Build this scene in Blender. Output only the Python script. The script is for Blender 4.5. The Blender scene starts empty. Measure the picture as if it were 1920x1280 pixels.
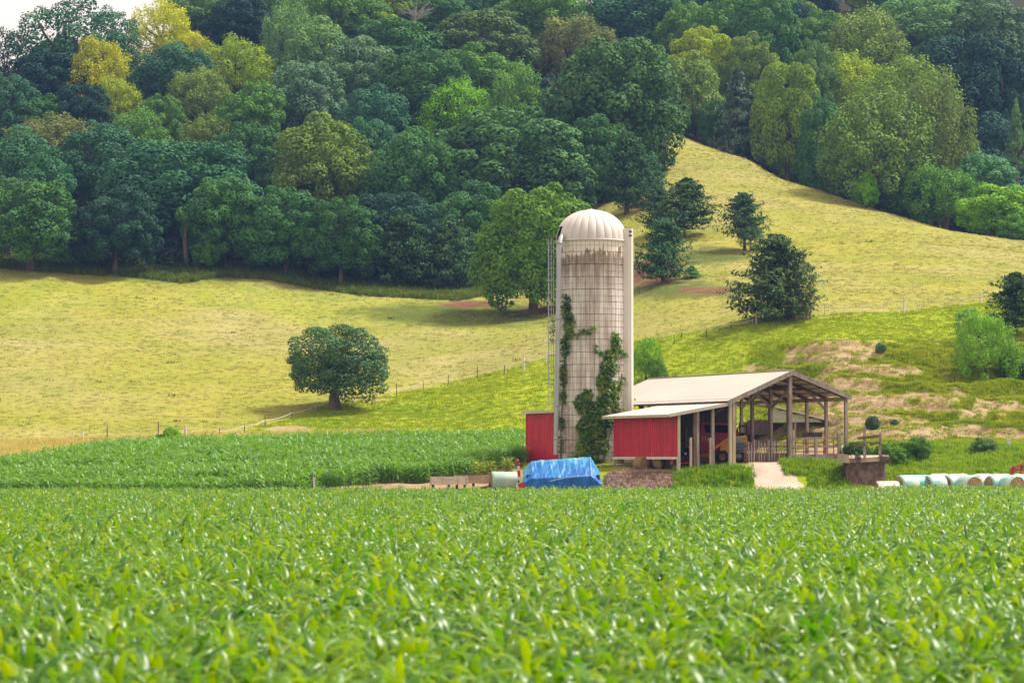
import bpy, math, random
import numpy as np
from mathutils import Vector, Matrix

random.seed(7)
RNG = np.random.default_rng(11)
SC = bpy.context.scene
COL = SC.collection
R = math.radians

# ------------------------------------------------------------------ camera
F = 1920 * 100 / 36.0            # focal length in photo pixels (100 mm on 36 mm)
PITCH = math.atan(220 / F)       # horizon sits 220 px under the picture centre
ZC = 3.1
HAZE = 0.00013
cam_d = bpy.data.cameras.new('camera')
cam_d.lens = 100; cam_d.sensor_width = 36
cam_d.clip_start = 0.5; cam_d.clip_end = 3000
cam_d.dof.use_dof = True; cam_d.dof.focus_distance = 200; cam_d.dof.aperture_fstop = 2.2
cam = bpy.data.objects.new('camera', cam_d)
cam.location = (0, 0, ZC); cam.rotation_euler = (math.pi / 2 + PITCH, 0, 0)
COL.objects.link(cam); SC.camera = cam

# ------------------------------------------------------------------ light
SUN_EL, SUN_AZ = 58.0, 72.0
w = bpy.data.worlds.new('World'); SC.world = w; w.use_nodes = True
nt = w.node_tree; nt.nodes.clear()
sky = nt.nodes.new('ShaderNodeTexSky'); sky.sky_type = 'NISHITA'; sky.sun_disc = False
sky.sun_elevation = R(SUN_EL); sky.sun_rotation = R(SUN_AZ)
sky.altitude = 250; sky.air_density = 1.0; sky.dust_density = 3.0; sky.ozone_density = 1.0
veil = nt.nodes.new('ShaderNodeMix'); veil.data_type = 'RGBA'
veil.inputs['Factor'].default_value = 0.6
veil.inputs[7].default_value = (7.6, 6.0, 4.5, 1)          # thin cream cloud veil
bg = nt.nodes.new('ShaderNodeBackground'); bg.inputs['Strength'].default_value = 0.125
out = nt.nodes.new('ShaderNodeOutputWorld')
nt.links.new(sky.outputs[0], veil.inputs[6]); nt.links.new(veil.outputs[2], bg.inputs[0])
nt.links.new(bg.outputs[0], out.inputs[0])
sun_d = bpy.data.lights.new('sun', 'SUN'); sun_d.energy = 3.3; sun_d.angle = R(9.0); sun_d.color = (1.0, 0.94, 0.84)
sun = bpy.data.objects.new('sun', sun_d); COL.objects.link(sun)
sd = Vector((math.sin(R(SUN_AZ)) * math.cos(R(SUN_EL)), math.cos(R(SUN_AZ)) * math.cos(R(SUN_EL)), math.sin(R(SUN_EL))))
sun.rotation_euler = (-sd).to_track_quat('-Z', 'Y').to_euler(); sun.location = sd * 200

vs = SC.view_settings
vs.view_transform = 'Standard'; vs.look = 'None'; vs.gamma = 1; vs.exposure = 0.8; vs.use_curve_mapping = False
SC.render.engine = 'CYCLES'
cy = SC.cycles
cy.max_bounces = 6; cy.diffuse_bounces = 3; cy.glossy_bounces = 2; cy.transmission_bounces = 4; cy.volume_bounces = 1
cy.transparent_max_bounces = 4; cy.use_denoising = True; cy.caustics_reflective = False; cy.caustics_refractive = False
try: cy.denoising_prefilter = 'ACCURATE'
except Exception: pass

# ------------------------------------------------------------------ helpers
CP, SP = math.cos(PITCH), math.sin(PITCH)
def P(px, py, D):
    """world point that the photograph shows at (px, py) when it stands D metres away"""
    v = 640 - py; dy = F * CP - v * SP; dz = F * SP + v * CP; s = D / dy
    return Vector(((px - 960) * s, D, ZC + dz * s))
def proj(x, y, z):
    dz = z - ZC
    a = y * CP + dz * SP; b = -y * SP + dz * CP
    return 960 + F * x / a, 640 - F * b / a

class MB:
    """collects primitives, builds ONE mesh object"""
    def __init__(s): s.v = []; s.f = []; s.sm = []
    def add(s, vs, fs, smooth=False):
        o = len(s.v); s.v += [tuple(p) for p in vs]; s.f += [tuple(i + o for i in f) for f in fs]; s.sm += [smooth] * len(fs); return s
    def box(s, c, d, M=None):
        x, y, z = d[0] / 2, d[1] / 2, d[2] / 2
        vs = [Vector((sx * x, sy * y, sz * z)) for sz in (-1, 1) for sy in (-1, 1) for sx in (-1, 1)]
        if M is not None: vs = [M @ p for p in vs]
        vs = [p + Vector(c) for p in vs]
        return s.add(vs, [(0, 2, 3, 1), (4, 5, 7, 6), (0, 1, 5, 4), (2, 6, 7, 3), (0, 4, 6, 2), (1, 3, 7, 5)])
    def beam(s, a, b, w, h, up=(0, 0, 1)):
        a = Vector(a); b = Vector(b); d = b - a; L = d.length; d.normalize()
        upv = Vector(up)
        if abs(d.dot(upv)) > .95: upv = Vector((0, 1, 0))
        sx = d.cross(upv).normalized(); sz = sx.cross(d).normalized()
        M = Matrix((sx, d, sz)).transposed()
        return s.box((a + b) / 2, (w, L, h), M)
    def tube(s, pts, rad, n=8, cap=True, smooth=True):
        pts = [Vector(p) for p in pts]; k = len(pts)
        rads = rad if isinstance(rad, (list, tuple)) else [rad] * k
        vs = []; ref = None
        for i, p in enumerate(pts):
            t = (pts[min(i + 1, k - 1)] - pts[max(i - 1, 0)]).normalized()
            if ref is None: ref = t.orthogonal().normalized()
            ref = (ref - t * ref.dot(t)).normalized(); bn = t.cross(ref)
            for j in range(n):
                a = 2 * math.pi * j / n
                vs.append(p + (ref * math.cos(a) + bn * math.sin(a)) * rads[i])
        fs = [(i * n + j, i * n + (j + 1) % n, (i + 1) * n + (j + 1) % n, (i + 1) * n + j) for i in range(k - 1) for j in range(n)]
        s.add(vs, fs, smooth)
        if cap:
            s.add(vs[:n], [tuple(range(n))[::-1]]); s.add(vs[-n:], [tuple(range(n))])
        return s
    def lathe(s, prof, n=24, M=None, smooth=True):
        vs = []
        for r, z in prof:
            for j in range(n):
                a = 2 * math.pi * j / n; p = Vector((r * math.cos(a), r * math.sin(a), z)); vs.append(M @ p if M is not None else p)
        k = len(prof)
        fs = [(i * n + j, i * n + (j + 1) % n, (i + 1) * n + (j + 1) % n, (i + 1) * n + j) for i in range(k - 1) for j in range(n)]
        return s.add(vs, fs, smooth)
    def prism(s, poly, d0, d1, axis):
        """poly = list of 2D points, extruded along axis ('x','y','z') from d0 to d1"""
        def mk(p, d): return {'x': (d, p[0], p[1]), 'y': (p[0], d, p[1]), 'z': (p[0], p[1], d)}[axis]
        n = len(poly); vs = [mk(p, d0) for p in poly] + [mk(p, d1) for p in poly]
        return s.add(vs, [tuple(range(n)), tuple(range(n, 2 * n))[::-1]] + [(i, i + n, (i + 1) % n + n, (i + 1) % n) for i in range(n)])
    def mesh(s, name, mat):
        m = bpy.data.meshes.new(name); m.from_pydata(s.v, [], s.f)
        m.polygons.foreach_set('use_smooth', s.sm)
        if mat: m.materials.append(mat)
        m.update(); return m
    def build(s, name, mat, parent=None, loc=None):
        return link(name, s.mesh(name, mat), parent, loc)
def link(name, mesh, parent=None, loc=None, rot=None, scale=None):
    o = bpy.data.objects.new(name, mesh); COL.objects.link(o)
    if parent is not None: o.parent = parent
    if loc is not None: o.location = loc
    if rot is not None: o.rotation_euler = rot
    if scale is not None: o.scale = scale
    return o
def tag(o, label=None, cat=None, group=None, kind=None):
    if label: o['label'] = label
    if cat: o['category'] = cat
    if group: o['group'] = group
    if kind: o['kind'] = kind
    return o
def thing(name, label, cat, loc=(0, 0, 0), rotz=0, group=None):
    o = bpy.data.objects.new(name, None); COL.objects.link(o); o.empty_display_size = .2
    o.location = loc; o.rotation_euler = (0, 0, rotz)
    return tag(o, label, cat, group)
def copy_tree(o, parent=None):
    c = o.copy(); COL.objects.link(c); c.parent = parent
    for ch in o.children: copy_tree(ch, c)
    return c
def np_mesh(name, V, Fq, mat, smooth=False):
    m = bpy.data.meshes.new(name); n = Fq.shape[1]
    m.vertices.add(len(V)); m.vertices.foreach_set('co', V.astype(np.float32).ravel())
    m.loops.add(Fq.size); m.loops.foreach_set('vertex_index', Fq.astype(np.int32).ravel())
    m.polygons.add(len(Fq)); m.polygons.foreach_set('loop_start', np.arange(0, Fq.size, n, dtype=np.int32))
    try: m.polygons.foreach_set('loop_total', np.full(len(Fq), n, dtype=np.int32))
    except Exception: pass
    m.polygons.foreach_set('use_smooth', np.full(len(Fq), smooth))
    if mat: m.materials.append(mat)
    m.update(calc_edges=True); m.validate(); return m

# ------------------------------------------------------------------ materials
class NT:
    def __init__(s, name):
        s.m = bpy.data.materials.new(name); s.m.use_nodes = True; s.t = s.m.node_tree; s.t.nodes.clear()
        s.out = s.n('ShaderNodeOutputMaterial')
    def n(s, typ, **kw):
        nd = s.t.nodes.new(typ)
        for k, v in kw.items(): setattr(nd, k, v)
        return nd
    def l(s, a, b): s.t.links.new(a, b)
    def set(s, nd, **kw):
        for k, v in kw.items(): nd.inputs[k.replace('_', ' ')].default_value = v
        return nd
    def coord(s, kind='Object', scale=(1, 1, 1)):
        if kind == 'World': o = s.n('ShaderNodeNewGeometry').outputs['Position']
        else: o = s.n('ShaderNodeTexCoord').outputs[kind]
        mp = s.n('ShaderNodeMapping'); s.l(o, mp.inputs[0]); mp.inputs['Scale'].default_value = scale
        return mp.outputs[0]
    def noise(s, co, scale, detail=4, rough=.55, dist=0):
        nd = s.n('ShaderNodeTexNoise'); s.l(co, nd.inputs['Vector'])
        s.set(nd, Scale=scale, Detail=detail, Roughness=rough, Distortion=dist); return nd.outputs['Fac']
    def ramp(s, fac, stops):
        nd = s.n('ShaderNodeValToRGB'); s.l(fac, nd.inputs[0]); e = nd.color_ramp.elements
        while len(e) < len(stops): e.new(.5)
        for el, (p, c) in zip(e, stops): el.position = p; el.color = (c if len(c) == 4 else (*c, 1)) if not isinstance(c, (int, float)) else (c, c, c, 1)
        return nd.outputs[0]
    def mix(s, fac, a, b, mode='MIX'):
        nd = s.n('ShaderNodeMix', data_type='RGBA', blend_type=mode); nd.clamp_factor = True
        for v, i in ((fac, 0), (a, 6), (b, 7)):
            if isinstance(v, (int, float)): nd.inputs[i].default_value = v if i == 0 else (v, v, v, 1)
            elif isinstance(v, (tuple, list)): nd.inputs[i].default_value = (*v[:3], 1)
            else: s.l(v, nd.inputs[i])
        return nd.outputs[2]
    def math(s, op, a, b=None, c=None):
        nd = s.n('ShaderNodeMath', operation=op)
        for i, v in enumerate((a, b, c)):
            if v is None: continue
            if isinstance(v, (int, float)): nd.inputs[i].default_value = v
            else: s.l(v, nd.inputs[i])
        return nd.outputs[0]
    def attr(s, name, typ='GEOMETRY'):
        nd = s.n('ShaderNodeAttribute', attribute_name=name); nd.attribute_type = typ; return nd
    def pbsdf(s, color, rough=.8, spec=.3, metal=0, bump=None, bump_d=.02, bump_s=.6):
        b = s.n('ShaderNodeBsdfPrincipled')
        for k, v in (('Base Color', color), ('Roughness', rough), ('Specular IOR Level', spec), ('Metallic', metal)):
            if isinstance(v, (int, float)): b.inputs[k].default_value = v
            elif isinstance(v, (tuple, list)): b.inputs[k].default_value = (*v[:3], 1)
            else: s.l(v, b.inputs[k])
        if bump is not None:
            bp = s.n('ShaderNodeBump'); bp.inputs['Distance'].default_value = bump_d; bp.inputs['Strength'].default_value = bump_s
            s.l(bump, bp.inputs['Height']); s.l(bp.outputs[0], b.inputs['Normal'])
        return b
    def done(s, sh): s.l(sh.outputs[0] if hasattr(sh, 'outputs') else sh, s.out.inputs[0]); return s.m
def simple_mat(name, c, c2=None, scale=3, rough=.7, spec=.3, metal=0, stretch=(1, 1, 1), bump=.01, lo=.35, hi=.65):
    t = NT(name); co = t.coord('Object', stretch); f = t.noise(co, scale, 5, .6)
    c2 = c2 or tuple(x * .7 for x in c)
    col = t.ramp(f, [(lo, c2), (hi, c)])
    return t.done(t.pbsdf(col, rough, spec, metal, t.noise(co, scale * 4, 3), bump))
def leaf_mat(name, c_fn, transl=.35, rough=.5, spec=.25):
    """thin leaf: principled front plus translucent"""
    t = NT(name); col = c_fn(t)
    b = t.pbsdf(col, rough, spec)
    tr = t.n('ShaderNodeBsdfTranslucent'); hs = t.n('ShaderNodeHueSaturation'); hs.inputs['Value'].default_value = 1.5; hs.inputs['Saturation'].default_value = 1.1
    hs.inputs['Hue'].default_value = .485
    t.l(col, hs.inputs['Color']); t.l(hs.outputs[0], tr.inputs[0])
    mx = t.n('ShaderNodeMixShader'); mx.inputs[0].default_value = transl
    t.l(b.outputs[0], mx.inputs[1]); t.l(tr.outputs[0], mx.inputs[2])
    return t.done(mx)
def tinted(t, spread=.45, nscale=.35):
    """object colour, with per-leaf and clump variation"""
    oi = t.n('ShaderNodeObjectInfo'); co = t.coord('World')
    f1 = t.noise(co, nscale, 3); f2 = t.noise(co, 2.2, 2)
    f = t.math('ADD', t.math('MULTIPLY', f1, .7), t.math('MULTIPLY', f2, .5))
    k = t.ramp(f, [(.3, (1 - spread, 1 - spread * .9, 1 - spread * .5)), (.62, (1.0, 1.0, .95)), (.85, (1 + spread * 1.3, 1 + spread, .9))])
    return t.mix(1.0, oi.outputs['Color'], k, 'MULTIPLY')

# ------------------------------------------------------------------ scatter (stuff only)
def scatter(name, pts, rots, scls, idxs, meshes, label=None, cat=None):
    c = bpy.data.collections.new(name + '_sources')
    for i, m in enumerate(meshes):
        o = bpy.data.objects.new('%s_source_%02d' % (name, i), m); c.objects.link(o)
    me = bpy.data.meshes.new(name); me.vertices.add(len(pts)); me.vertices.foreach_set('co', np.asarray(pts, np.float32).ravel())
    a = me.attributes.new('rot', 'FLOAT_VECTOR', 'POINT'); a.data.foreach_set('vector', np.asarray(rots, np.float32).ravel())
    a = me.attributes.new('scl', 'FLOAT', 'POINT'); a.data.foreach_set('value', np.asarray(scls, np.float32))
    a = me.attributes.new('idx', 'INT', 'POINT'); a.data.foreach_set('value', np.asarray(idxs, np.int32))
    o = bpy.data.objects.new(name, me); COL.objects.link(o)
    g = bpy.data.node_groups.new(name + '_nodes', 'GeometryNodeTree')
    g.interface.new_socket('Geometry', in_out='INPUT', socket_type='NodeSocketGeometry')
    g.interface.new_socket('Geometry', in_out='OUTPUT', socket_type='NodeSocketGeometry')
    N = g.nodes.new; L = g.links.new
    gi = N('NodeGroupInput'); go = N('NodeGroupOutput'); iop = N('GeometryNodeInstanceOnPoints'); ci = N('GeometryNodeCollectionInfo')
    ci.inputs['Collection'].default_value = c; ci.inputs['Separate Children'].default_value = True; ci.inputs['Reset Children'].default_value = True
    def at(nm, ty):
        n = N('GeometryNodeInputNamedAttribute'); n.data_type = ty; n.inputs['Name'].default_value = nm; return n.outputs['Attribute']
    L(gi.outputs[0], iop.inputs['Points']); L(ci.outputs[0], iop.inputs['Instance']); iop.inputs['Pick Instance'].default_value = True
    L(at('idx', 'INT'), iop.inputs['Instance Index']); L(at('scl', 'FLOAT'), iop.inputs['Scale'])
    e2r = N('FunctionNodeEulerToRotation'); L(at('rot', 'FLOAT_VECTOR'), e2r.inputs[0]); L(e2r.outputs[0], iop.inputs['Rotation'])
    L(iop.outputs[0], go.inputs[0])
    md = o.modifiers.new('scatter', 'NODES'); md.node_group = g
    o['kind'] = 'stuff'
    if label: o['label'] = label
    if cat: o['category'] = cat
    return o
# ------------------------------------------------------------------ terrain
# ground profile along lines of sight: px column -> [(depth, 'p', photo row) or (depth, 'z', metres)]
PROF = {
 -700: [(0,'z',0),(186,'z',0),(192,'z',.6),(228,'z',2.6),(260,'z',8),(300,'z',15),(340,'z',22),(400,'z',32),(440,'z',36),(480,'z',33),(560,'z',28),(800,'z',25)],
 0:    [(0,'z',0),(186,'z',0),(192,'z',.6),(228,'p',850),(250,'p',770),(290,'p',625),(328,'p',487),(360,'p',410),(400,'p',300),(432,'p',222),(470,'z',48),(560,'z',42),(800,'z',40)],
 160:  [(0,'z',0),(186,'z',0),(192,'z',.6),(228,'p',846),(250,'p',770),(290,'p',630),(328,'p',497),(360,'p',420),(400,'p',300),(440,'p',165),(480,'z',62),(560,'z',58),(800,'z',55)],
 340:  [(0,'z',0),(186,'z',0),(192,'z',.6),(228,'p',842),(250,'p',775),(290,'p',640),(328,'p',506),(360,'p',430),(400,'p',300),(450,'p',120),(520,'p',20),(600,'z',95),(800,'z',110)],
 600:  [(0,'z',0),(186,'z',0),(192,'z',1.0),(226,'p',838),(248,'p',770),(290,'p',650),(328,'p',522),(360,'p',440),(400,'p',310),(450,'p',140),(520,'p',20),(600,'z',100),(800,'z',120)],
 860:  [(0,'z',0),(186,'z',0),(189,'z',.8),(192,'z',1.35),(205,'z',2.0),(226,'p',832),(248,'p',765),(272,'p',700),(315,'p',560),(330,'p',535),(360,'p',450),(400,'p',320),(450,'p',170),(520,'p',30),(600,'z',100),(800,'z',125)],
 1020: [(0,'z',0),(187,'z',0),(189.5,'z',1.0),(192,'z',1.7),(200,'z',2.5),(214,'z',3.0),(226,'p',826),(245,'p',755),(265,'p',672),(304,'p',590),(330,'p',525),(360,'p',440),(400,'p',320),(450,'p',190),(520,'p',50),(600,'z',100),(800,'z',125)],
 1150: [(0,'z',0),(187,'z',0),(189.5,'z',1.2),(191.5,'z',1.9),(196,'z',2.3),(205,'z',2.9),(222,'z',3.4),(245,'p',745),(262,'p',655),(290,'p',578),(320,'p',500),(350,'p',415),(380,'p',345),(410,'p',280),(450,'p',200),(520,'p',70),(600,'z',100),(800,'z',125)],
 1250: [(0,'z',0),(187,'z',0),(189,'z',1.1),(191,'z',1.9),(193,'z',2.35),(198,'z',2.5),(204,'z',2.95),(222,'z',3.4),(240,'p',745),(258,'p',640),(290,'p',545),(320,'p',475),(350,'p',395),(380,'p',315),(410,'p',255),(424,'p',234),(440,'p',236),(470,'p',215),(520,'p',70),(600,'z',110),(800,'z',150)],
 1400: [(0,'z',0),(187,'z',0),(189,'z',1.1),(191,'z',2.2),(193,'z',2.85),(198,'z',3.0),(220,'z',3.5),(236,'p',745),(256,'p',606),(290,'p',530),(330,'p',440),(360,'p',370),(390,'p',310),(408,'p',279),(422,'z',47),(445,'z',49),(500,'z',74),(560,'z',98),(800,'z',150)],
 1540: [(0,'z',0),(187,'z',0),(189,'z',1.0),(191,'z',2.0),(193,'z',2.7),(198,'z',3.3),(216,'z',4.6),(222,'p',775),(242,'p',640),(258,'p',592),(300,'p',510),(340,'p',425),(370,'p',362),(386,'p',333),(400,'z',38),(430,'z',38),(500,'z',68),(560,'z',96),(800,'z',150)],
 1700: [(0,'z',0),(187,'z',.1),(190,'z',1.1),(198,'z',2.6),(206,'z',4.0),(210,'p',825),(218,'p',795),(222,'p',765),(228,'p',735),(240,'p',650),(256,'p',604),(290,'p',530),(330,'p',450),(358,'p',404),(372,'p',392),(388,'z',33),(420,'z',33),(500,'z',66),(560,'z',94),(800,'z',148)],
 1920: [(0,'z',0),(187,'z',.1),(190,'z',1.1),(198,'z',2.7),(206,'z',4.0),(211,'p',828),(218,'p',800),(222,'p',770),(230,'p',735),(244,'p',680),(260,'p',590),(300,'p',520),(330,'p',470),(352,'p',443),(366,'z',29),(400,'z',29),(500,'z',66),(560,'z',94),(800,'z',145)],
 2600: [(0,'z',0),(187,'z',.1),(190,'z',1.1),(206,'z',4),(220,'z',6),(245,'z',11),(290,'z',18),(330,'z',22),(360,'z',23),(400,'z',24),(500,'z',54),(800,'z',105)],
}
UMAX = .46
GU = np.concatenate([np.linspace(-UMAX, -.20, 40), np.linspace(-.198, .198, 560), np.linspace(.20, UMAX, 40)])
GD = np.concatenate([np.linspace(2, 180, 40), np.arange(182, 270, .55), np.arange(270, 345, .9), np.arange(346, 470, 2.2), np.linspace(473, 780, 50)])
def vnoise(x, y, seed):
    r = np.random.default_rng(seed); T = r.random((256, 256)); xi = np.floor(x).astype(int); yi = np.floor(y).astype(int)
    fx = x - xi; fy = y - yi; fx = fx * fx * (3 - 2 * fx); fy = fy * fy * (3 - 2 * fy)
    a = T[xi % 256, yi % 256]; b = T[(xi + 1) % 256, yi % 256]; c = T[xi % 256, (yi + 1) % 256]; d = T[(xi + 1) % 256, (yi + 1) % 256]
    return (a * (1 - fx) + b * fx) * (1 - fy) + (c * (1 - fx) + d * fx) * fy
def fbm(x, y, s, o=4, seed=1):
    t = 0; a = 1; n = 0
    for i in range(o): t = t + a * vnoise(x / s, y / s, seed + i); n += a; a *= .5; s /= 2.03
    return t / n - .5
def terr_setup():
    cols = sorted(PROF); tab = []
    for c in cols:
        ds = [d for d, k, v in PROF[c]]; zs = [v if k == 'z' else P(c, v, d).z for d, k, v in PROF[c]]
        tab.append(np.interp(GD, ds, zs))
    tab = np.array(tab); cu = np.array([(c - 960) / F for c in cols])
    Z = np.array([np.interp(GU, cu, tab[:, j]) for j in range(len(GD))]).T      # (U, D)
    def blur(A, k, ax):
        for _ in range(k):
            Pd = np.pad(A, [(1, 1) if i == ax else (0, 0) for i in (0, 1)], mode='edge')
            A = (np.take(Pd, range(0, A.shape[ax]), ax) + 2 * A + np.take(Pd, range(2, A.shape[ax] + 2), ax)) / 4
        return A
    near = (GD < 200)[None, :]
    Zs = blur(blur(Z, 60, 0), 5, 1); Z2 = blur(blur(Z, 60, 0), 40, 1)
    return np.where(near, Zs, Zs * np.clip((230 - GD) / 30, 0, 1) + Z2 * (1 - np.clip((230 - GD) / 30, 0, 1)))
GZ = terr_setup()
UU, DD = np.meshgrid(GU, GD, indexing='ij')
XX = UU * DD; YY = DD
def proj_np(x, y, z):
    dz = z - ZC; a = y * CP + dz * SP; b = -y * SP + dz * CP
    return 960 + F * x / a, 640 - F * b / a
def smooth(x, a, b): t = np.clip((x - a) / (b - a), 0, 1); return t * t * (3 - 2 * t)
PX, PY = proj_np(XX, YY, GZ)
FENCE = ([-2000, 300, 400, 500, 600, 700, 820, 950, 1030, 1225, 1410, 1500, 1700, 1840, 1920, 3000], [840, 838, 832, 797, 764, 747, 722, 692, 668, 634, 604, 591, 581, 566, 556, 540])
def fence_row(px): return np.interp(px, *FENCE)
# eroded cow terraces behind the barn: steps in the slope
bank = smooth(PX, 1430, 1520) * smooth(PY, 640, 655) * (1 - smooth(PY, 815, 840)) * (DD > 200)
st = GZ / 1.25 + fbm(XX, YY, 9, 3, 5) * 1.3
GZ = GZ + bank * (.42 * np.sin(st * 2 * np.pi))
GZ = GZ + bank * (fbm(XX, YY, 1.5, 3, 25) * .5 - np.abs(fbm(XX * .6, YY, 3.0, 3, 27)) * .8)
past = smooth(DD, 222, 232)
GZ = GZ + past * (fbm(XX, YY, 14, 3, 21) * 1.2 + fbm(XX * .7, YY * 1.2, 2.6, 3, 31) * .24)
rough = smooth(DD, 186.5, 189) * (1 - past)
yard = smooth(PX, 1120, 1200) * (1 - smooth(PX, 1590, 1640)) * smooth(DD, 193, 195) * (1 - smooth(DD, 221, 225))
GZ = GZ + rough * (1 - yard) * fbm(XX, YY, 2.2, 3, 41) * .45
PX, PY = proj_np(XX, YY, GZ)
_ui = np.arange(len(GU)); _di = np.arange(len(GD))
def gz(x, y):
    x = np.asarray(x, float); y = np.asarray(y, float)
    i = np.interp(x / y, GU, _ui); j = np.interp(y, GD, _di)
    i0 = np.clip(np.floor(i).astype(int), 0, len(GU) - 2); j0 = np.clip(np.floor(j).astype(int), 0, len(GD) - 2); a = i - i0; b = j - j0
    return (GZ[i0, j0] * (1 - a) + GZ[i0 + 1, j0] * a) * (1 - b) + (GZ[i0, j0 + 1] * (1 - a) + GZ[i0 + 1, j0 + 1] * a) * b
def G(x, y, dz=0): return Vector((x, y, float(gz(x, y)) + dz))
def ground_at(px, py, d0=186, d1=620, lift=0):
    """first ground point (plus lift) that the ray through photo pixel meets"""
    for D in np.arange(d0, d1, .5):
        p = P(px, py, float(D))
        if p.z <= float(gz(p.x, p.y)) + lift: return p
    return P(px, py, d1)
# ---- land cover (what grows or lies where, plus painted tree shade)
EDGE = ([-3000, 0, 160, 250, 340, 420, 500, 590, 680, 780, 860, 930, 1000, 1060, 1110, 1160, 1200, 1240, 1260, 1300, 1400, 1500, 1560, 1650, 1760, 1900, 3000],
        [470, 484, 496, 500, 512, 500, 505, 522, 535, 540, 545, 530, 520, 420, 385, 372, 372, 345, 250, 236, 280, 322, 345, 385, 405, 446, 470])
nz1 = fbm(XX, YY, 6, 4, 51); nz2 = fbm(XX, YY, 1.6, 3, 61); nz3 = fbm(XX, YY, 22, 3, 71)
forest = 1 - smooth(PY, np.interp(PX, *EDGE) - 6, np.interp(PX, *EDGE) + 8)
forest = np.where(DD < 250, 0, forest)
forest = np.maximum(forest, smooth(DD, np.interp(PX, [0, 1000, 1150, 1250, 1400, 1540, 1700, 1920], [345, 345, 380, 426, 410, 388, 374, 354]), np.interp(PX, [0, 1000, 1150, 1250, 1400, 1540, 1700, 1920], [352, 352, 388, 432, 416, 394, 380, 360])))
lush = smooth(PY + nz1 * 10, fence_row(PX) - 3, fence_row(PX) + 4) * past
lush = np.maximum(lush, rough * smooth(PX, 960, 1000))
lush = lush * (1 - .6 * smooth(nz2 + nz1 * .5, .0, .3) * smooth(PX, 1440, 1540) * smooth(PY, 630, 660))
lush = np.maximum(lush, .4 * smooth(nz3, .05, .25) * past * (DD < 400))
def blob(cx, cy, rx, ry, ed=.5): 
    q = ((PX - cx) / rx) ** 2 + ((PY - cy) / ry) ** 2 + (nz2 * 1.6 + nz1 * .8)
    return 1 - smooth(q, 1 - ed, 1 + ed)
dirt = np.zeros_like(PX)
bk = smooth(PX, 1470, 1520) * smooth(PY, 628, 644) * (1 - smooth(PY, 800, 815)) * (DD > 205)
nzb = fbm(XX * .55, YY * 1.0, 2.2, 4, 81)
dirt = np.maximum(dirt, bk * smooth(nz1 * .8 + nzb * 1.9 + .10 * smooth(PX, 1740, 1580) - .16 * smooth(PX, 1720, 1880) - .10, .0, .18))
for b in ((1570, 662, 105, 18), (1470, 700, 40, 10), (1640, 745, 90, 10), (1700, 742, 130, 8), (1620, 800, 120, 28), (1740, 812, 190, 17), (1880, 815, 120, 14), (1420, 690, 24, 6), (1500, 678, 30, 6), (540, 804, 42, 6), (700, 750, 40, 3), (1640, 692, 90, 12), (1600, 770, 90, 14), (1780, 770, 120, 6)):
    dirt = np.maximum(dirt, blob(*b))
dirt = np.maximum(dirt, yard)
dirt = np.where(DD < 186, 1, dirt)
CBACK = ([-2000, 0, 90, 170, 260, 980], [203, 208, 214, 221, 225, 223])
cornfld = ((PX < 985) & (DD > 186) & (DD < np.interp(PX, *CBACK))).astype(float); dirt = np.maximum(dirt, cornfld * .9)
red = np.zeros_like(PX)
for b in ((1215, 510, 60, 26), (430, 478, 60, 34), (340, 500, 50, 12), (590, 520, 90, 9), (800, 540, 110, 9), (1190, 380, 30, 14), (1040, 582, 70, 8), (90, 490, 120, 7), (1330, 545, 60, 8), (700, 530, 40, 6), (880, 570, 60, 7)):
    red = np.maximum(red, blob(*b))
painted_shade = np.zeros_like(PX)  # shade of trees painted dark into the grass colour
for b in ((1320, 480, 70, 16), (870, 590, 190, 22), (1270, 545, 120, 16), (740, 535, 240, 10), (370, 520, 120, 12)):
    painted_shade = np.maximum(painted_shade, blob(*b, .8) * .8)
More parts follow.
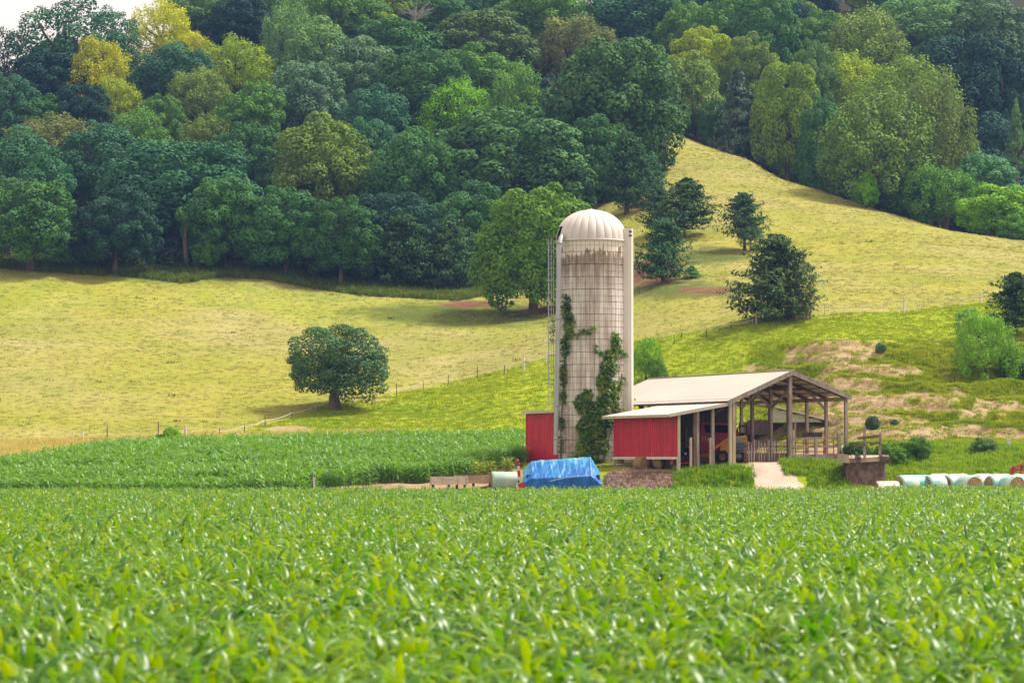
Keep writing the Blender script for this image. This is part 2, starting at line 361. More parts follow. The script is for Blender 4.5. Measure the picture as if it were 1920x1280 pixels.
def build_ground():
    nu, nd = len(GU), len(GD)
    V = np.stack([XX.ravel(), YY.ravel(), GZ.ravel()], 1)
    i, j = np.meshgrid(np.arange(nu - 1), np.arange(nd - 1), indexing='ij'); a = (i * nd + j).ravel()
    Fq = np.stack([a, a + nd, a + nd + 1, a + 1], 1)
    t = NT('ground_cover')
    c1 = t.attr('cover'); c2 = t.attr('cover2')
    s1 = t.n('ShaderNodeSeparateColor'); t.l(c1.outputs['Color'], s1.inputs[0]); s2 = t.n('ShaderNodeSeparateColor'); t.l(c2.outputs['Color'], s2.inputs[0])
    co = t.coord('World', (1, .75, 1.0)); cs = t.coord('World', (.45, 1.3, 1.3))
    n1 = t.noise(co, .16, 5, .6); n2 = t.noise(cs, 1.1, 4, .65); n3 = t.noise(co, .035, 3); n4 = t.noise(co, 3.5, 4, .7)
    mixn = t.math('ADD', t.math('MULTIPLY', n1, .5), t.math('MULTIPLY', n2, .5))
    dry = t.ramp(mixn, [(.30, (.20, .215, .042)), (.44, (.285, .275, .078)), (.56, (.35, .315, .12)), (.70, (.40, .34, .17))])
    dry = t.mix(t.ramp(n3, [(.42, 0), (.62, .75)]), dry, t.ramp(mixn, [(.35, (.21, .235, .016)), (.65, (.36, .335, .035))]))
    lushc = t.ramp(mixn, [(.34, (.14, .235, .008)), (.5, (.25, .325, .012)), (.64, (.34, .37, .025))])
    st1 = t.noise(t.coord('World', (.16, .8, .8)), 1.0, 4, .6, .4); st2 = t.noise(t.coord('World', (.3, 1.6, 1.6)), 1.3, 3, .6)
    dry = t.mix(t.ramp(st1, [(.55, 0), (.68, .6)]), dry, (.15, .19, .03))
    dry = t.mix(t.ramp(st2, [(.58, 0), (.70, .55)]), dry, (.33, .25, .13))
    dry = t.mix(t.ramp(t.noise(t.coord('World', (.05, .12, .12)), 1.0, 3), [(.42, 0), (.62, .5)]), dry, t.mix(st2, (.19, .235, .02), (.26, .28, .04)))
    grass = t.mix(s1.outputs[0], dry, lushc)
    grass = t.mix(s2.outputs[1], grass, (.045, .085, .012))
    dirtc = t.ramp(t.math('ADD', t.math('MULTIPLY', n2, .6), t.math('MULTIPLY', n4, .4)), [(.33, (.15, .095, .05)), (.5, (.33, .24, .13)), (.66, (.46, .36, .22))])
    redc = t.ramp(mixn, [(.38, (.07, .035, .02)), (.6, (.20, .10, .055))])
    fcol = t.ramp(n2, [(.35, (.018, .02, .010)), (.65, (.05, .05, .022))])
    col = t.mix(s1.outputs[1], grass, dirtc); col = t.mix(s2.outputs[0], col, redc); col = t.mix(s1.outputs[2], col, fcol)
    field_soil = t.mix(t.ramp(t.noise(co, .9, 3), [(.4, 0), (.6, .5)]), (.085, .06, .04), (.13, .095, .06))  # darker brown soil colour under the near corn field
    col = t.mix(s2.outputs[2], col, field_soil)
    b = t.pbsdf(col, .95, .1, 0, t.math('ADD', n2, t.math('MULTIPLY', n4, .6)), .25, .8)
    t.done(b)
    m = np_mesh('ground', V, Fq, t.m, True)
    for nm, chans in (('cover', (lush, dirt, forest)), ('cover2', (red, painted_shade, np.where(DD < 186.5, 1.0, 0.0)))):
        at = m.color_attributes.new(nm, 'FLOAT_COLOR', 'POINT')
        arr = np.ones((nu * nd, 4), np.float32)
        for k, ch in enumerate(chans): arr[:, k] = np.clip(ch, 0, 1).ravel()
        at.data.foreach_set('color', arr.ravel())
    tag(link('ground', m), 'rolling pasture hillside and field soil', kind='structure')
build_ground()
# ------------------------------------------------------------------ leaves: numpy leaf-card builders
def cards(C, Nn, size, rng, aspect=1.6, bend=.25):
    """bent diamond leaf cards: C centres, Nn normals (unit), size array"""
    n = len(C); a = rng.normal(size=(n, 3)); T = np.cross(Nn, a); T /= np.linalg.norm(T, axis=1)[:, None] + 1e-9; B = np.cross(Nn, T)
    s = size[:, None]
    v0 = C - T * s * aspect * .5 - Nn * s * bend * .4; v2 = C + T * s * aspect * .5 - Nn * s * bend * .4
    v1 = C + B * s * .5 + Nn * s * bend * .2; v3 = C - B * s * .5 + Nn * s * bend * .2
    V = np.stack([v0, v1, v2, v3], 1).reshape(-1, 3); i = np.arange(n)[:, None] * 4
    Fq = np.concatenate([i + np.array([0, 1, 3]), i + np.array([1, 2, 3])], 0)
    return V, Fq
def fit(C):
    lo = np.percentile(C, 1.2, axis=0); hi = np.percentile(C, 98.8, axis=0); return (C - (lo + hi) / 2) / ((hi - lo) / 2) * .97
def unit(v): return v / (np.linalg.norm(v, axis=1)[:, None] + 1e-9)
def crown_mesh(name, seed, mat, lobes=62, per=110, lr=(.20, .33), card=.062, flat=-.45, spiky=0., dens=.86, inner=14):
    r = np.random.default_rng(seed); Cs = []; Ns = []; Ss = []
    L = []
    k = 0
    bd = unit(r.normal(size=(5, 3))); ba = r.uniform(-.38, .36, 5)
    while len(L) < lobes and k < 4000:
        k += 1
        d = r.normal(size=3); d /= np.linalg.norm(d)
        if d[2] < flat: continue
        q = r.uniform(lr[0], lr[1]); rad = (1 - q) * r.uniform(.82, 1.06)
        rad *= 1 + float((ba * np.clip(bd @ d, 0, 1) ** 2).sum())
        p = d * rad; p[2] = max(p[2], -.8)
        if all(np.linalg.norm(p - o[0]) > .55 * (q + o[1]) * dens for o in L): L.append((p, q))
    for _ in range(inner):
        d = r.normal(size=3); d /= np.linalg.norm(d); L.append((d * r.uniform(.1, .5), r.uniform(*lr) * 1.3))
    for li, (p, q) in enumerate(L):
        n = int(per * (q / .27) ** 2 * (.4 if li >= len(L) - inner else 1))
        d = unit(r.normal(size=(n, 3)) + np.array([0, 0, .35]) + .45 * p / (np.linalg.norm(p) + .2))
        rr = q * (1.06 - .34 * r.random(n) ** 2.2)[:, None]
        sq = np.array([1.0, 1.0, .82])
        c = p + d * rr * sq
        if spiky:
            up = np.array([0, 0, 1.0]) * .7 + p; up /= np.linalg.norm(up)
            c = c + up * (r.random(n) ** 3)[:, None] * spiky
        nn = unit(d * 1.0 + np.array([0, 0, .3]) + r.normal(size=(n, 3)) * .42)
        Cs.append(c); Ns.append(nn); Ss.append(card * r.uniform(.6, 1.35, n))
    V, Fq = cards(fit(np.concatenate(Cs)), np.concatenate(Ns), np.concatenate(Ss), r)
    return np_mesh(name, V, Fq, mat)
def conifer_mesh(name, seed, mat, n_br=150, per=34, card=.05, pw=.75, ragged=.35, droop=.1, base=.0, up=.25):
    """unit conifer: radius about 1, z -1..1"""
    r = np.random.default_rng(seed); Cs = []; Ns = []; Ss = []
    for i in range(n_br):
        t = base + (1 - base) * (i + r.random()) / n_br; z0 = -1 + 2 * t
        prof = (1 - t) ** pw * min(1, (t + .06) / .16 + .3)
        Lb = prof * (1 + ragged * r.normal() * .6) * .98 + .05; a = r.random() * 6.283
        s = r.random(per) ** .7; e = up * r.uniform(.2, 1.4) - droop
        x = Lb * s; side = r.normal(size=per) * (.05 + .12 * (1 - s)) * (.4 + Lb)
        z = z0 + e * x + r.normal(size=per) * .03 - .0 * s
        c = np.stack([x * math.cos(a) - side * math.sin(a), x * math.sin(a) + side * math.cos(a), np.minimum(z, 1.05)], 1)
        out_ = np.array([math.cos(a), math.sin(a), 0])
        nn = unit(out_ * .5 + np.array([0, 0, .75]) + r.normal(size=(per, 3)) * .5)
        Cs.append(c); Ns.append(nn); Ss.append(card * r.uniform(.6, 1.4, per))
    V, Fq = cards(fit(np.concatenate(Cs)), np.concatenate(Ns), np.concatenate(Ss), r, 2.4)
    return np_mesh(name, V, Fq, mat)
def trunk_mesh(name, seed, mat, limbs=6, spread=.55, r0=.045, straight=False):
    """unit trunk, z 0..1"""
    r = random.Random(seed); b = MB()
    pts = [Vector((0, 0, -.04))]; x = y = 0
    for k in range(1, 6):
        x += r.uniform(-.03, .03) * (0 if straight else 1); y += r.uniform(-.03, .03) * (0 if straight else 1); pts.append(Vector((x, y, k / 5)))
    b.tube(pts, [r0 * 1.5, r0 * .95, r0 * .8, r0 * .6, r0 * .4, r0 * .12], 7)
    for k in range(limbs):
        t = r.uniform(.3, .75); a = k * 2.4 + r.random(); i = int(t * 5); p0 = pts[i].lerp(pts[i + 1], t * 5 - i)
        L = spread * r.uniform(.6, 1.0); ps = [p0]
        for q in (.35, .7, 1.0): ps.append(p0 + Vector((math.cos(a) * L * q, math.sin(a) * L * q, L * .75 * q ** 1.2 + r.uniform(-.03, .03))))
        b.tube(ps, [r0 * .5, r0 * .38, r0 * .25, r0 * .08], 5)
    return b.mesh(name, mat)
def bare_mesh(name, seed, mat, n=26, r0=.03):
    """bare dead branches, unit height, fanning upward"""
    r = random.Random(seed); b = MB()
    b.tube([(0, 0, -.6), (.01, 0, -.2), (0, .02, .2)], [r0 * 1.3, r0, r0 * .7], 6)
    for k in range(n):
        a = r.random() * 6.28; e = r.uniform(.35, 1.2); p = Vector((0, 0, r.uniform(-.1, .25))); L = r.uniform(.5, .95); ps = [p]
        for q in range(4):
            p = p + Vector((math.cos(a) * math.cos(e), math.sin(a) * math.cos(e), math.sin(e))) * L / 4; a += r.uniform(-.5, .5); e += r.uniform(-.3, .3); ps.append(p)
        b.tube(ps, [r0 * .45, r0 * .35, r0 * .25, r0 * .16, r0 * .06], 4)
        for q in (1, 2, 3):
            a2 = a + r.uniform(-1.2, 1.2); p2 = ps[q]
            b.tube([p2, p2 + Vector((math.cos(a2), math.sin(a2), r.uniform(.1, .9))) * L * .22], [r0 * .2, r0 * .05], 3, False)
    return b.mesh(name, mat)

M_LEAF = leaf_mat('tree_leaves', lambda t: tinted(t), .14, .6, .12)
M_NEEDLE = leaf_mat('conifer_needles', lambda t: tinted(t, .4), .08, .65, .1)
M_BARK = simple_mat('bark', (.17, .13, .10), (.07, .05, .04), 6, .95, .1, stretch=(1, 1, .2), bump=.03)
M_DEAD = simple_mat('dead_wood', (.50, .46, .42), (.28, .24, .21), 6, .9, .1, stretch=(1, 1, .3))

CROWNS = {
 'oak':   [crown_mesh('oak_crown_%d' % i, 100 + i, M_LEAF, 58, 520, (.13, .33), .043, -.65, dens=1.12) for i in range(5)],
 'loose': [crown_mesh('loose_crown_%d' % i, 200 + i, M_LEAF, 44, 380, (.13, .26), .040, -.7, .06, 1.35, 6) for i in range(3)],
 'feather': [crown_mesh('feather_crown_%d' % i, 300 + i, M_LEAF, 64, 430, (.12, .25), .038, -.6, .14, 1.15) for i in range(4)],
 'shrub': [crown_mesh('shrub_crown_%d' % i, 400 + i, M_LEAF, 32, 240, (.18, .34), .070, -.8, .10, 1.1, 6) for i in range(3)],
 'round': [crown_mesh('round_crown_%d' % i, 500 + i, M_LEAF, 56, 470, (.14, .34), .038, -.85, .03, 1.05, 20) for i in range(1)],
}
CONES = {
 'cedar': [conifer_mesh('cedar_crown_%d' % i, 600 + i, M_NEEDLE, 210, 40, .05, .62, .5, .02, 0, .35) for i in range(4)],
 'spruce': [conifer_mesh('spruce_crown_%d' % i, 650 + i, M_NEEDLE, 130, 40, .055, .8, .3, .25, 0, .05) for i in range(2)],
 'pine': [conifer_mesh('pine_crown_%d' % i, 670 + i, M_NEEDLE, 60, 46, .055, .55, .6, .1, .12, .1) for i in range(2)],
}
TRUNKS = [trunk_mesh('trunk_%d' % i, 700 + i, M_BARK) for i in range(4)]
POLES = [trunk_mesh('pole_trunk_%d' % i, 720 + i, M_BARK, 4, .3, .03, True) for i in range(2)]
BARES = [bare_mesh('bare_branches_%d' % i, 740 + i, M_DEAD) for i in range(2)]
TINT = {
 'navy': (.026, .088, .058), 'teal': (.052, .165, .078), 'dark': (.060, .175, .046), 'mid': (.115, .265, .040), 'bright': (.17, .37, .020),
 'olive': (.165, .26, .046), 'yellow': (.30, .42, .022), 'gold': (.44, .50, .014), 'pale': (.14, .28, .085), 'tan': (.21, .245, .07),
 'grey': (.11, .22, .10), 'cedar': (.046, .118, .036), 'blue': (.10, .17, .115), 'lime': (.19, .43, .014),
}
_tn = [0]
def tree(kind, p, wm, hm, tint, label, cat='tree', trunk=2.5, group=None, name=None, seed=None, depth=None, lean=0):
    """p = base point on the ground, wm/hm = crown width/height in metres"""
    k = _tn[0] if seed is None else seed; _tn[0] += 1
    names = {'oak': 'oak_tree', 'loose': 'broadleaf_tree', 'feather': 'walnut_tree', 'shrub': 'shrub', 'round': 'maple_tree', 'cedar': 'cedar_tree', 'spruce': 'spruce_tree', 'pine': 'pine_tree'}
    rr = random.Random(1000 + k)
    t = thing(name or names[kind], label, cat, p, rr.random() * 6.28, group)
    cone = kind in CONES; lib = (CONES if cone else CROWNS)[kind]
    c = link('crown', lib[k % len(lib)], t, (0, 0, trunk + hm / 2), (lean, 0, rr.random() * 6.28), (wm / 2, (depth or wm) / 2, hm / 2))
    tc = TINT[tint] if isinstance(tint, str) else tint; f = rr.uniform(.88, 1.12)
    c.color = (tc[0] * f * rr.uniform(.94, 1.06), tc[1] * f, tc[2] * f * rr.uniform(.9, 1.1), 1)
    H = trunk + hm * (.85 if cone else .8); lib = POLES if cone else TRUNKS; s = max(wm * .75, H * .55) if not cone else H
    link('trunk', lib[k % len(lib)], t, (0, 0, -.2), None, (s, s, H))
    return t
# ------------------------------------------------------------------ the wood on the hill: crowns as the photograph shows them
# (kind, px, py, width px, height px, tint, label[, depth])
W = [
 ('loose',120,62,185,125,'teal','tall blue-green oak standing against the pale sky at the top left corner',432),
 ('loose',8,120,100,130,'navy','dark ragged tree against the sky at the left edge of the wood',428),
 ('oak',92,150,140,110,'navy','dark navy-green oak just under the tall skyline oak',None),
 ('loose',214,62,100,90,'teal','blue-green open-crowned tree between skyline oak and gold-topped maple',440),
 ('feather',305,66,120,130,'gold','tall golden-yellow maple at the skyline left of the bare snag',450),
 ('feather',352,98,80,70,'gold','small gold crown hanging right of the tall golden maple',442),
 ('feather',190,135,110,120,'gold','golden-green tree with yellow tufts below the skyline, left of the teal dome',None),
 ('feather',222,185,80,75,'yellow','yellow-green small tree under the golden-green one',None),
 ('oak',322,138,135,105,'teal','teal rounded dome of leaves below the tall golden maple',None),
 ('oak',15,205,110,120,'teal','teal oak at left edge below the dark skyline tree',None),
 ('oak',70,220,100,90,'dark','dark green oak above the long tan-topped tree',None),
 ('oak',150,205,100,90,'navy','navy shaded tree left of the yellow-green small tree',None),
 ('feather',440,122,130,100,'yellow','yellow-topped tree directly below the bare snag',None),
 ('feather',372,175,120,95,'olive','olive tree sloping down left of the yellow-topped tree under the snag',None),
 ('oak',300,222,90,80,'mid','mid green round tree below the teal dome',None),
 ('feather',545,70,100,125,'pale','tall pale grey-green tree right of the bare snag',None),
 ('oak',455,45,130,110,'navy','dark navy tree behind the bare snag',462),
 ('oak',365,18,110,80,'pale','pale green crown at top edge right of the golden maple',470),
 ('oak',610,105,125,130,'pale','pale green billowy oak right of the tall grey-green tree',None),
 ('oak',575,180,140,125,'grey','grey-green oak with bare twigs inside in the upper left wood',None),
 ('feather',115,262,175,85,'tan','long tan and olive topped tree in the left wood',None),
 ('feather',258,262,130,115,'mid','mid green layered tree right of the long tan-topped tree',None),
 ('oak',195,305,150,140,'teal','blue-green oak in front of the long tan-topped tree',None),
 ('oak',45,320,150,150,'teal','big dark teal oak at left edge below the tan-topped tree',None),
 ('feather',390,255,105,80,'olive','olive-yellow feathery crown in the middle of the left wood',None),
 ('oak',470,215,125,115,'mid','mid green oak right of the olive slope tree',None),
 ('oak',330,350,240,165,'teal','widest dark teal oak, over the exposed-root trunk at the wood edge',None),
 ('oak',470,300,140,130,'dark','dark green oak between the widest teal oak and the yellow-tipped oak',None),
 ('oak',605,310,180,180,(.16,.25,.035),'large yellow-tipped oak above the lone pasture tree',None),
 ('oak',60,408,180,140,'dark','dark oak at the lower left edge of the wood with leaning trunk',None),
 ('oak',215,420,150,130,'navy','navy-dark oak at wood edge left of the exposed-root trunk',None),
 ('oak',420,405,160,140,'dark','shaded oak behind the small grey apple tree',None),
 ('oak',535,420,150,130,'dark','dark green oak behind the pale spruce at the wood edge',None),
 ('oak',695,42,120,95,'mid','mid green tree at top, left of the grey dead brush',None),
 ('oak',724,52,62,52,'yellow','small yellow-green crown poking out left of the grey dead brush',462),
 ('oak',830,25,120,80,'dark','dark crown at the top edge right of the grey dead brush',470),
 ('oak',750,95,170,110,'dark','dark oak in front of the grey dead brush',None),
 ('oak',905,85,200,125,(.11,.19,.055),'broad olive-dark oak left of the brown tree',None),
 ('oak',1010,22,170,80,'mid','green oak crown along the top edge above the brown tree',470),
 ('feather',1075,90,150,105,'tan','brownish tan tree high on the hill above the silo',None),
 ('oak',905,155,180,125,'mid','mid green rounded oak below the broad olive-dark oak',None),
 ('oak',790,170,160,140,'dark','dark billowy oak left of the bright green maple in the wood',None),
 ('oak',675,135,130,125,'grey','grey-green oak in the middle of the upper wood',None),
 ('oak',705,232,135,130,'teal','teal oak with light top right of the yellow-tipped oak',None),
 ('feather',858,208,120,110,'lime','bright green maple shining out of the dark wood',None),
 ('feather',968,195,95,150,'mid','narrow mid green tree right of the bright green maple',None),
 ('oak',1150,195,255,230,(.075,.18,.05),'largest oak, reaching out over the pasture at the top of the wood edge',None),
 ('oak',950,305,265,190,(.085,.205,.065),'large light-tipped oak straight above the bright tree beside the silo',None),
 ('oak',770,335,160,170,'dark','dark tall oak between yellow-tipped and light-tipped oaks',None),
 ('oak',690,300,120,140,'teal','teal oak leaning against the yellow-tipped oak',None),
 ('cedar',1175,312,100,125,'cedar','dark cedar at the foot of the largest oak',None),
 ('spruce',1221,325,62,80,'teal','small cedar at the wood edge beside the open hill',None),
 ('oak',1115,290,120,140,'dark','shaded tree under the largest oak, left of the dark cedar',None),
 ('spruce',1062,375,70,70,'pale','pale spruce behind the bright tree beside the silo dome',None),
 ('oak',1000,462,190,215,(.13,.28,.024),'bright green spreading tree left of the silo',303),
 ('oak',880,415,150,140,'dark','dark tree between cedar row and the bright tree beside the silo',None),
 ('oak',740,430,150,130,'navy','navy dark tree behind the cedar row',None),
 ('oak',640,440,130,130,'dark','dark oak right of the pale spruce at the wood edge',None),
 ('oak',1200,35,190,125,(.055,.16,.075),'blue-green oak at the top edge above the largest oak',None),
 ('oak',1285,75,100,130,'mid','green upright tree at top right of the largest oak',None),
 ('oak',1345,45,120,115,'mid','green round tree on the far slope at the top, left of the vine-hung tree',470),
 ('oak',1435,55,115,130,'dark','dark vine-hung tree on the far slope at the top',462),
 ('oak',1318,100,110,90,'yellow','yellow-green tree above the hill crest, upper of the two left ones',450),
 ('oak',1305,165,115,120,(.17,.29,.045),'olive-yellow tree on the hill crest next to the largest oak',432),
 ('spruce',1383,192,86,125,'blue','blue-grey spruce on the hill crest',417),
 ('oak',1405,115,100,90,'olive','olive tree behind the blue-grey spruce',440),
 ('oak',1474,190,108,140,(.20,.32,.032),'tall yellow-green tree right of the blue-grey spruce',412),
 ('oak',1528,130,75,100,'pale','grey-green tree between the yellow-green tall tree and yellow band',425),
 ('feather',1590,140,140,75,'yellow','yellow-topped row tree behind the big round olive tree',430),
 ('feather',1625,68,155,105,'olive','pale olive tree high on the far slope',455),
 ('oak',1530,65,120,85,'mid','teal-green tree left of the pale olive tree on far slope',465),
 ('oak',1735,42,170,85,'pale','pale green wide crown at top right of the pale olive tree',475),
 ('oak',1850,62,170,125,'grey','grey-green oak at the top right corner',470),
 ('feather',1690,170,190,110,(.17,.29,.045),'light green domed tree behind the big round olive tree',408),
 ('feather',1640,275,215,210,(.16,.27,.045),'big round olive-green tree at the right wood edge',372),
 ('feather',1752,250,140,200,(.17,.25,.055),'right half companion of the big round olive tree, browner',378),
 ('oak',1800,150,185,160,'navy','navy-teal oak on the far slope at right',445),
 ('oak',1885,190,130,190,'navy','dark teal oak at the right edge of the wood',440),
 ('oak',1850,310,165,170,'navy','deep shaded tree behind the pale bush at right',410),
 ('shrub',1850,335,100,90,(.10,.26,.10),'blue-green bushy tree at the right wood edge',372),
 ('shrub',1862,390,125,85,'bright','bright yellow-green bush low at the right wood edge',357),
 ('shrub',1624,354,46,62,'lime','small bright round bush in front of the big round olive tree',366),
 ('shrub',1566,322,60,56,'teal','dark teal bush at left foot of the big round olive tree',380),
 ('feather',1770,365,150,100,'mid','mid green low tree below the browner olive tree',366),
 ('shrub',1700,372,110,70,'dark','dark shrub right of the small bright round bush',370),
 ('spruce',1905,235,36,95,'pale','slim blue-green conifer at the right picture edge',400),
 ('shrub',1900,425,60,44,'mid','green shrub at the right end of the hill crest',352),
 ('oak',1545,250,90,120,'dark','dark tree behind the left side of the big round olive tree',392),
 ('oak',1430,225,80,90,'dark','shaded low tree right of the blue-grey spruce foot',418),
 ('oak',1345,225,70,70,'dark','low shaded tree on the crest left of the blue-grey spruce',424),
]
def wood_depth(px, py, h, tr):
    """depth at which a crown of that outline, on a trunk tr high, stands on the ground"""
    for D in np.arange(300, 560, 1.0):
        p = P(px, py + h / 2, float(D))
        if p.z <= float(gz(p.x, p.y)) + tr: return float(D)
    return 470.
for i, (kind, px, py, wp, hp, tint, lab, D) in enumerate(W):
    shr = kind == 'shrub'; tr = .3 if shr else (.7 if kind == 'spruce' else 1.3)
    if D is None: D = wood_depth(px, py, hp * 1.12, tr)
    sc = D / F; base = P(px, py, D); g = float(gz(base.x, D))
    top = P(px, py - hp / 2, D).z; bot = P(px, py + hp / 2, D).z
    bot = max(bot - .35 * (top - bot) * (0 if shr else 1), g + tr); bot = min(bot, top - 2)
    tree(kind, (base.x, D, g), wp * sc * 1.18, top - bot, tint, lab, 'bush' if shr else 'tree', max(bot - g, .1), depth=wp * sc * 1.0)
# neighbours that fill the wood between them
import re
KEEP = {2, 4, 7, 10, 12, 13, 14, 15, 17, 18, 20, 21, 22, 24, 25, 27, 31, 32, 33, 34, 35, 38, 39, 40, 41, 42, 48, 50, 56, 57, 58, 65, 66, 68, 73, 75, 76, 77, 78, 79, 80, 81, 84, 85, 91, 92, 93, 94, 96, 99, 100, 108, 112, 113, 114, 115, 116, 117, 119, 132, 134, 135, 136, 143, 153, 154, 155, 156, 157, 158, 167, 168, 169, 173, 181, 182, 183, 184, 185, 199, 200, 206, 225, 244}
rr = random.Random(5); occ = []; WD = []
for o in COL.objects:
    if o.parent is None and o.get('category') in ('tree', 'bush'):
        c = [q for q in o.children if q.name.startswith('crown')][0]; zc = o.location.z + c.location.z
        px, py = proj(o.location.x, o.location.y, zc); k = F / o.location.y
        WD.append((px, py, c.scale.x * k, c.scale.z * k, o.location.y, o['label']))
        if o.get('category') == 'tree': occ.append((o.location.x, o.location.y))
def short(lab):
    return re.split(r',| (?:at|in|under|below|above|left|right|behind|between|standing|over|with|poking|high|just|straight|reaching|out|leaning|shining|hanging|directly|sloping|on|next|along|against|beside|near|cut|low|from) ', lab)[0]
used = set(); fid = -1
HUE = {'dark': 'dark green', 'navy': 'blackish green', 'teal': 'blue-green', 'mid': 'mid green', 'olive': 'olive green'}
for D in list(np.arange(338, 520, 9.0)) + list(np.arange(524, 700, 14.0)):
    x = -.205 * D
    while x < .205 * D:
        xx = x + rr.uniform(-3, 3); dd = D + rr.uniform(-4, 4); x += 9.5 if D < 520 else 13
        kind = rr.choice(['oak', 'oak', 'feather']); wm = rr.uniform(8, 12); hm = rr.uniform(8.5, 11); tint = rr.choice(['dark', 'navy', 'teal', 'mid', 'dark', 'olive']); tr = rr.uniform(.8, 1.6)
        z = float(gz(xx, dd)); px, py = proj(xx, dd, z)
        if py > np.interp(px, *EDGE) - 12 and dd < np.interp(px, [1000, 1150, 1250, 1400, 1540, 1700, 1920], [340, 375, 430, 415, 396, 380, 362]): continue
        if dd < np.interp(px, [900, 1150, 1250, 1400, 1540, 1700, 1920], [338, 375, 440, 432, 412, 392, 374]): continue
        ptop = proj(xx, dd, z + 12)[1]
        if ptop < -260 or (px < 330 and ptop < 40 + max(0, 90 - px) * .6): continue
        if any((xx - a) ** 2 + (dd - b) ** 2 < 30 for a, b in occ): continue
        cpx, cpy = proj(xx, dd, z + tr + hm / 2); rw, rh = wm / 2 * F / dd, hm / 2 * F / dd
        if any(D2 > dd and ((cpx - a) / (rw + .55 * w2)) ** 2 + ((cpy - b) / (rh + .5 * h2)) ** 2 < 1 for a, b, w2, h2, D2, _ in WD): continue
        occ.append((xx, dd)); fid += 1
        if KEEP is not None and fid not in KEEP: _tn[0] += 1; continue
        cand = sorted(WD, key=lambda q: (q[0] - cpx) ** 2 + (q[1] - cpy) ** 2); lab = None
        for q in cand:
            dx, dy = cpx - q[0], cpy - q[1]; rel = ('left of' if dx < 0 else 'right of') if abs(dx) > abs(dy) else ('just above' if dy < 0 else 'just below')
            lab = '%s %s in the wood, %s the %s' % (HUE[tint], {'oak': 'round-crowned tree', 'feather': 'feathery tree'}[kind], rel, short(q[5]))
            if lab not in used and len(lab.split()) <= 16: break
        used.add(lab)
        t_ = tree(kind, (xx, dd, z), wm, hm, tint, lab, 'tree', tr, 'trees filling the wood'); t_['fid'] = fid
for k in range(34):      # the wood goes on past both sides of the frame
    dd = rr.uniform(345, 430); u = rr.uniform(.20, .27); u = -u if k % 2 else u
    if abs(u * dd) < .187 * dd + 6: continue
    z = float(gz(u * dd, dd)); tree('oak', (u * dd, dd, z), rr.uniform(9, 12), rr.uniform(9, 11), rr.choice(['dark', 'teal', 'mid']), 'tree of the wood beyond the %s end of the picture' % ('left' if u < 0 else 'right'), 'tree', 1.2, 'trees of the wood beyond the %s end' % ('left' if u < 0 else 'right'))
# dead wood
def dead(px, py_base, hpx, D, label, k, cat='dead tree', wide=1.0):
    p = P(px, py_base, D); h = hpx * D / F
    t = thing('dead_tree', label, cat, (p.x, p.y, float(gz(p.x, p.y)))); z0 = p.z - float(gz(p.x, p.y))
    b = MB(); b.tube([(0, 0, -.3), (.1, 0, z0 * .5), (0, .1, z0 + .3)], [.3, .22, .16], 7); b.build('trunk', M_DEAD, t)
    link('branches', BARES[k], t, (0, 0, z0 + .35 * h), None, (h * wide, h * wide, h))
dof = lambda lab: [o for o in COL.objects if o.get('label') == lab][0].location.y
dead(778, 54, 46, dof('dark oak in front of the grey dead brush') + 3, 'grey bare dead treetop with many upright branches in the upper wood', 0, wide=1.3)
dead(600, 205, 36, dof('grey-green oak with bare twigs inside in the upper left wood') - 3.6, 'bare grey twigs inside the grey-green oak', 1, wide=1.2)
def snag():
    p = P(417, 96, 468); g = float(gz(p.x, p.y)); z0 = p.z - g; b = MB()
    t = thing('snag', 'tall pale broken snag with one crooked arm above the yellow-topped tree', 'dead tree', (p.x, p.y, g))
    b.tube([(0, 0, -.3), (.1, 0, z0), (-.25, 0, z0 + 2.2), (-.45, 0, z0 + 3.9)], [.5, .36, .28, .1], 8); b.build('trunk', M_DEAD, t)
    b = MB(); b.tube([(-.3, 0, z0 + 2.6), (.5, -.1, z0 + 3.1), (1.1, 0, z0 + 3.4), (1.4, .1, z0 + 3.2), (2.1, 0, z0 + 3.35)], [.14, .11, .09, .06, .03], 5)
    b.tube([(1.1, 0, z0 + 3.4), (1.5, 0, z0 + 4.1)], [.07, .03], 4); b.build('branch', M_DEAD, t)
snag()

# undergrowth that closes the wood floor (stuff)
def undergrowth():
    r = np.random.default_rng(3); pts = []; n = 0
    D = r.uniform(325, 470, 5200); x = r.uniform(-.2, .2, 5200) * D; z = gz(x, D); px, py = proj_np(x, D, z)
    e = np.interp(px, *EDGE)
    dl = np.interp(px, [0, 1000, 1150, 1250, 1400, 1540, 1700, 1920], [320, 335, 375, 430, 414, 392, 376, 358])
    ok = ((py < e - 2) & (D > dl - 6)) & ~((px < 320) & (D > 405))
    x, D, z = x[ok][:2600], D[ok][:2600], z[ok][:2600]; n = len(x)
    mats = []
    src = []
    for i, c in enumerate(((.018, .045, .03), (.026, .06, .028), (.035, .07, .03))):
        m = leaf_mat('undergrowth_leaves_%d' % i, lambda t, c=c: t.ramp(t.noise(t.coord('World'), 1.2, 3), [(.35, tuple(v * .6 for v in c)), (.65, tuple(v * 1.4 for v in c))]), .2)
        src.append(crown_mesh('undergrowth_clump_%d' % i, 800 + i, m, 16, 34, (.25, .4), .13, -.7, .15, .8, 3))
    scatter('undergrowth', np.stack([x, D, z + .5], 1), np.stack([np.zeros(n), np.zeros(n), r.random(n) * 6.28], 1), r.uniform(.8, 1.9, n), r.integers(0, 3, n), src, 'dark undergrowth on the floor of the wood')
undergrowth()
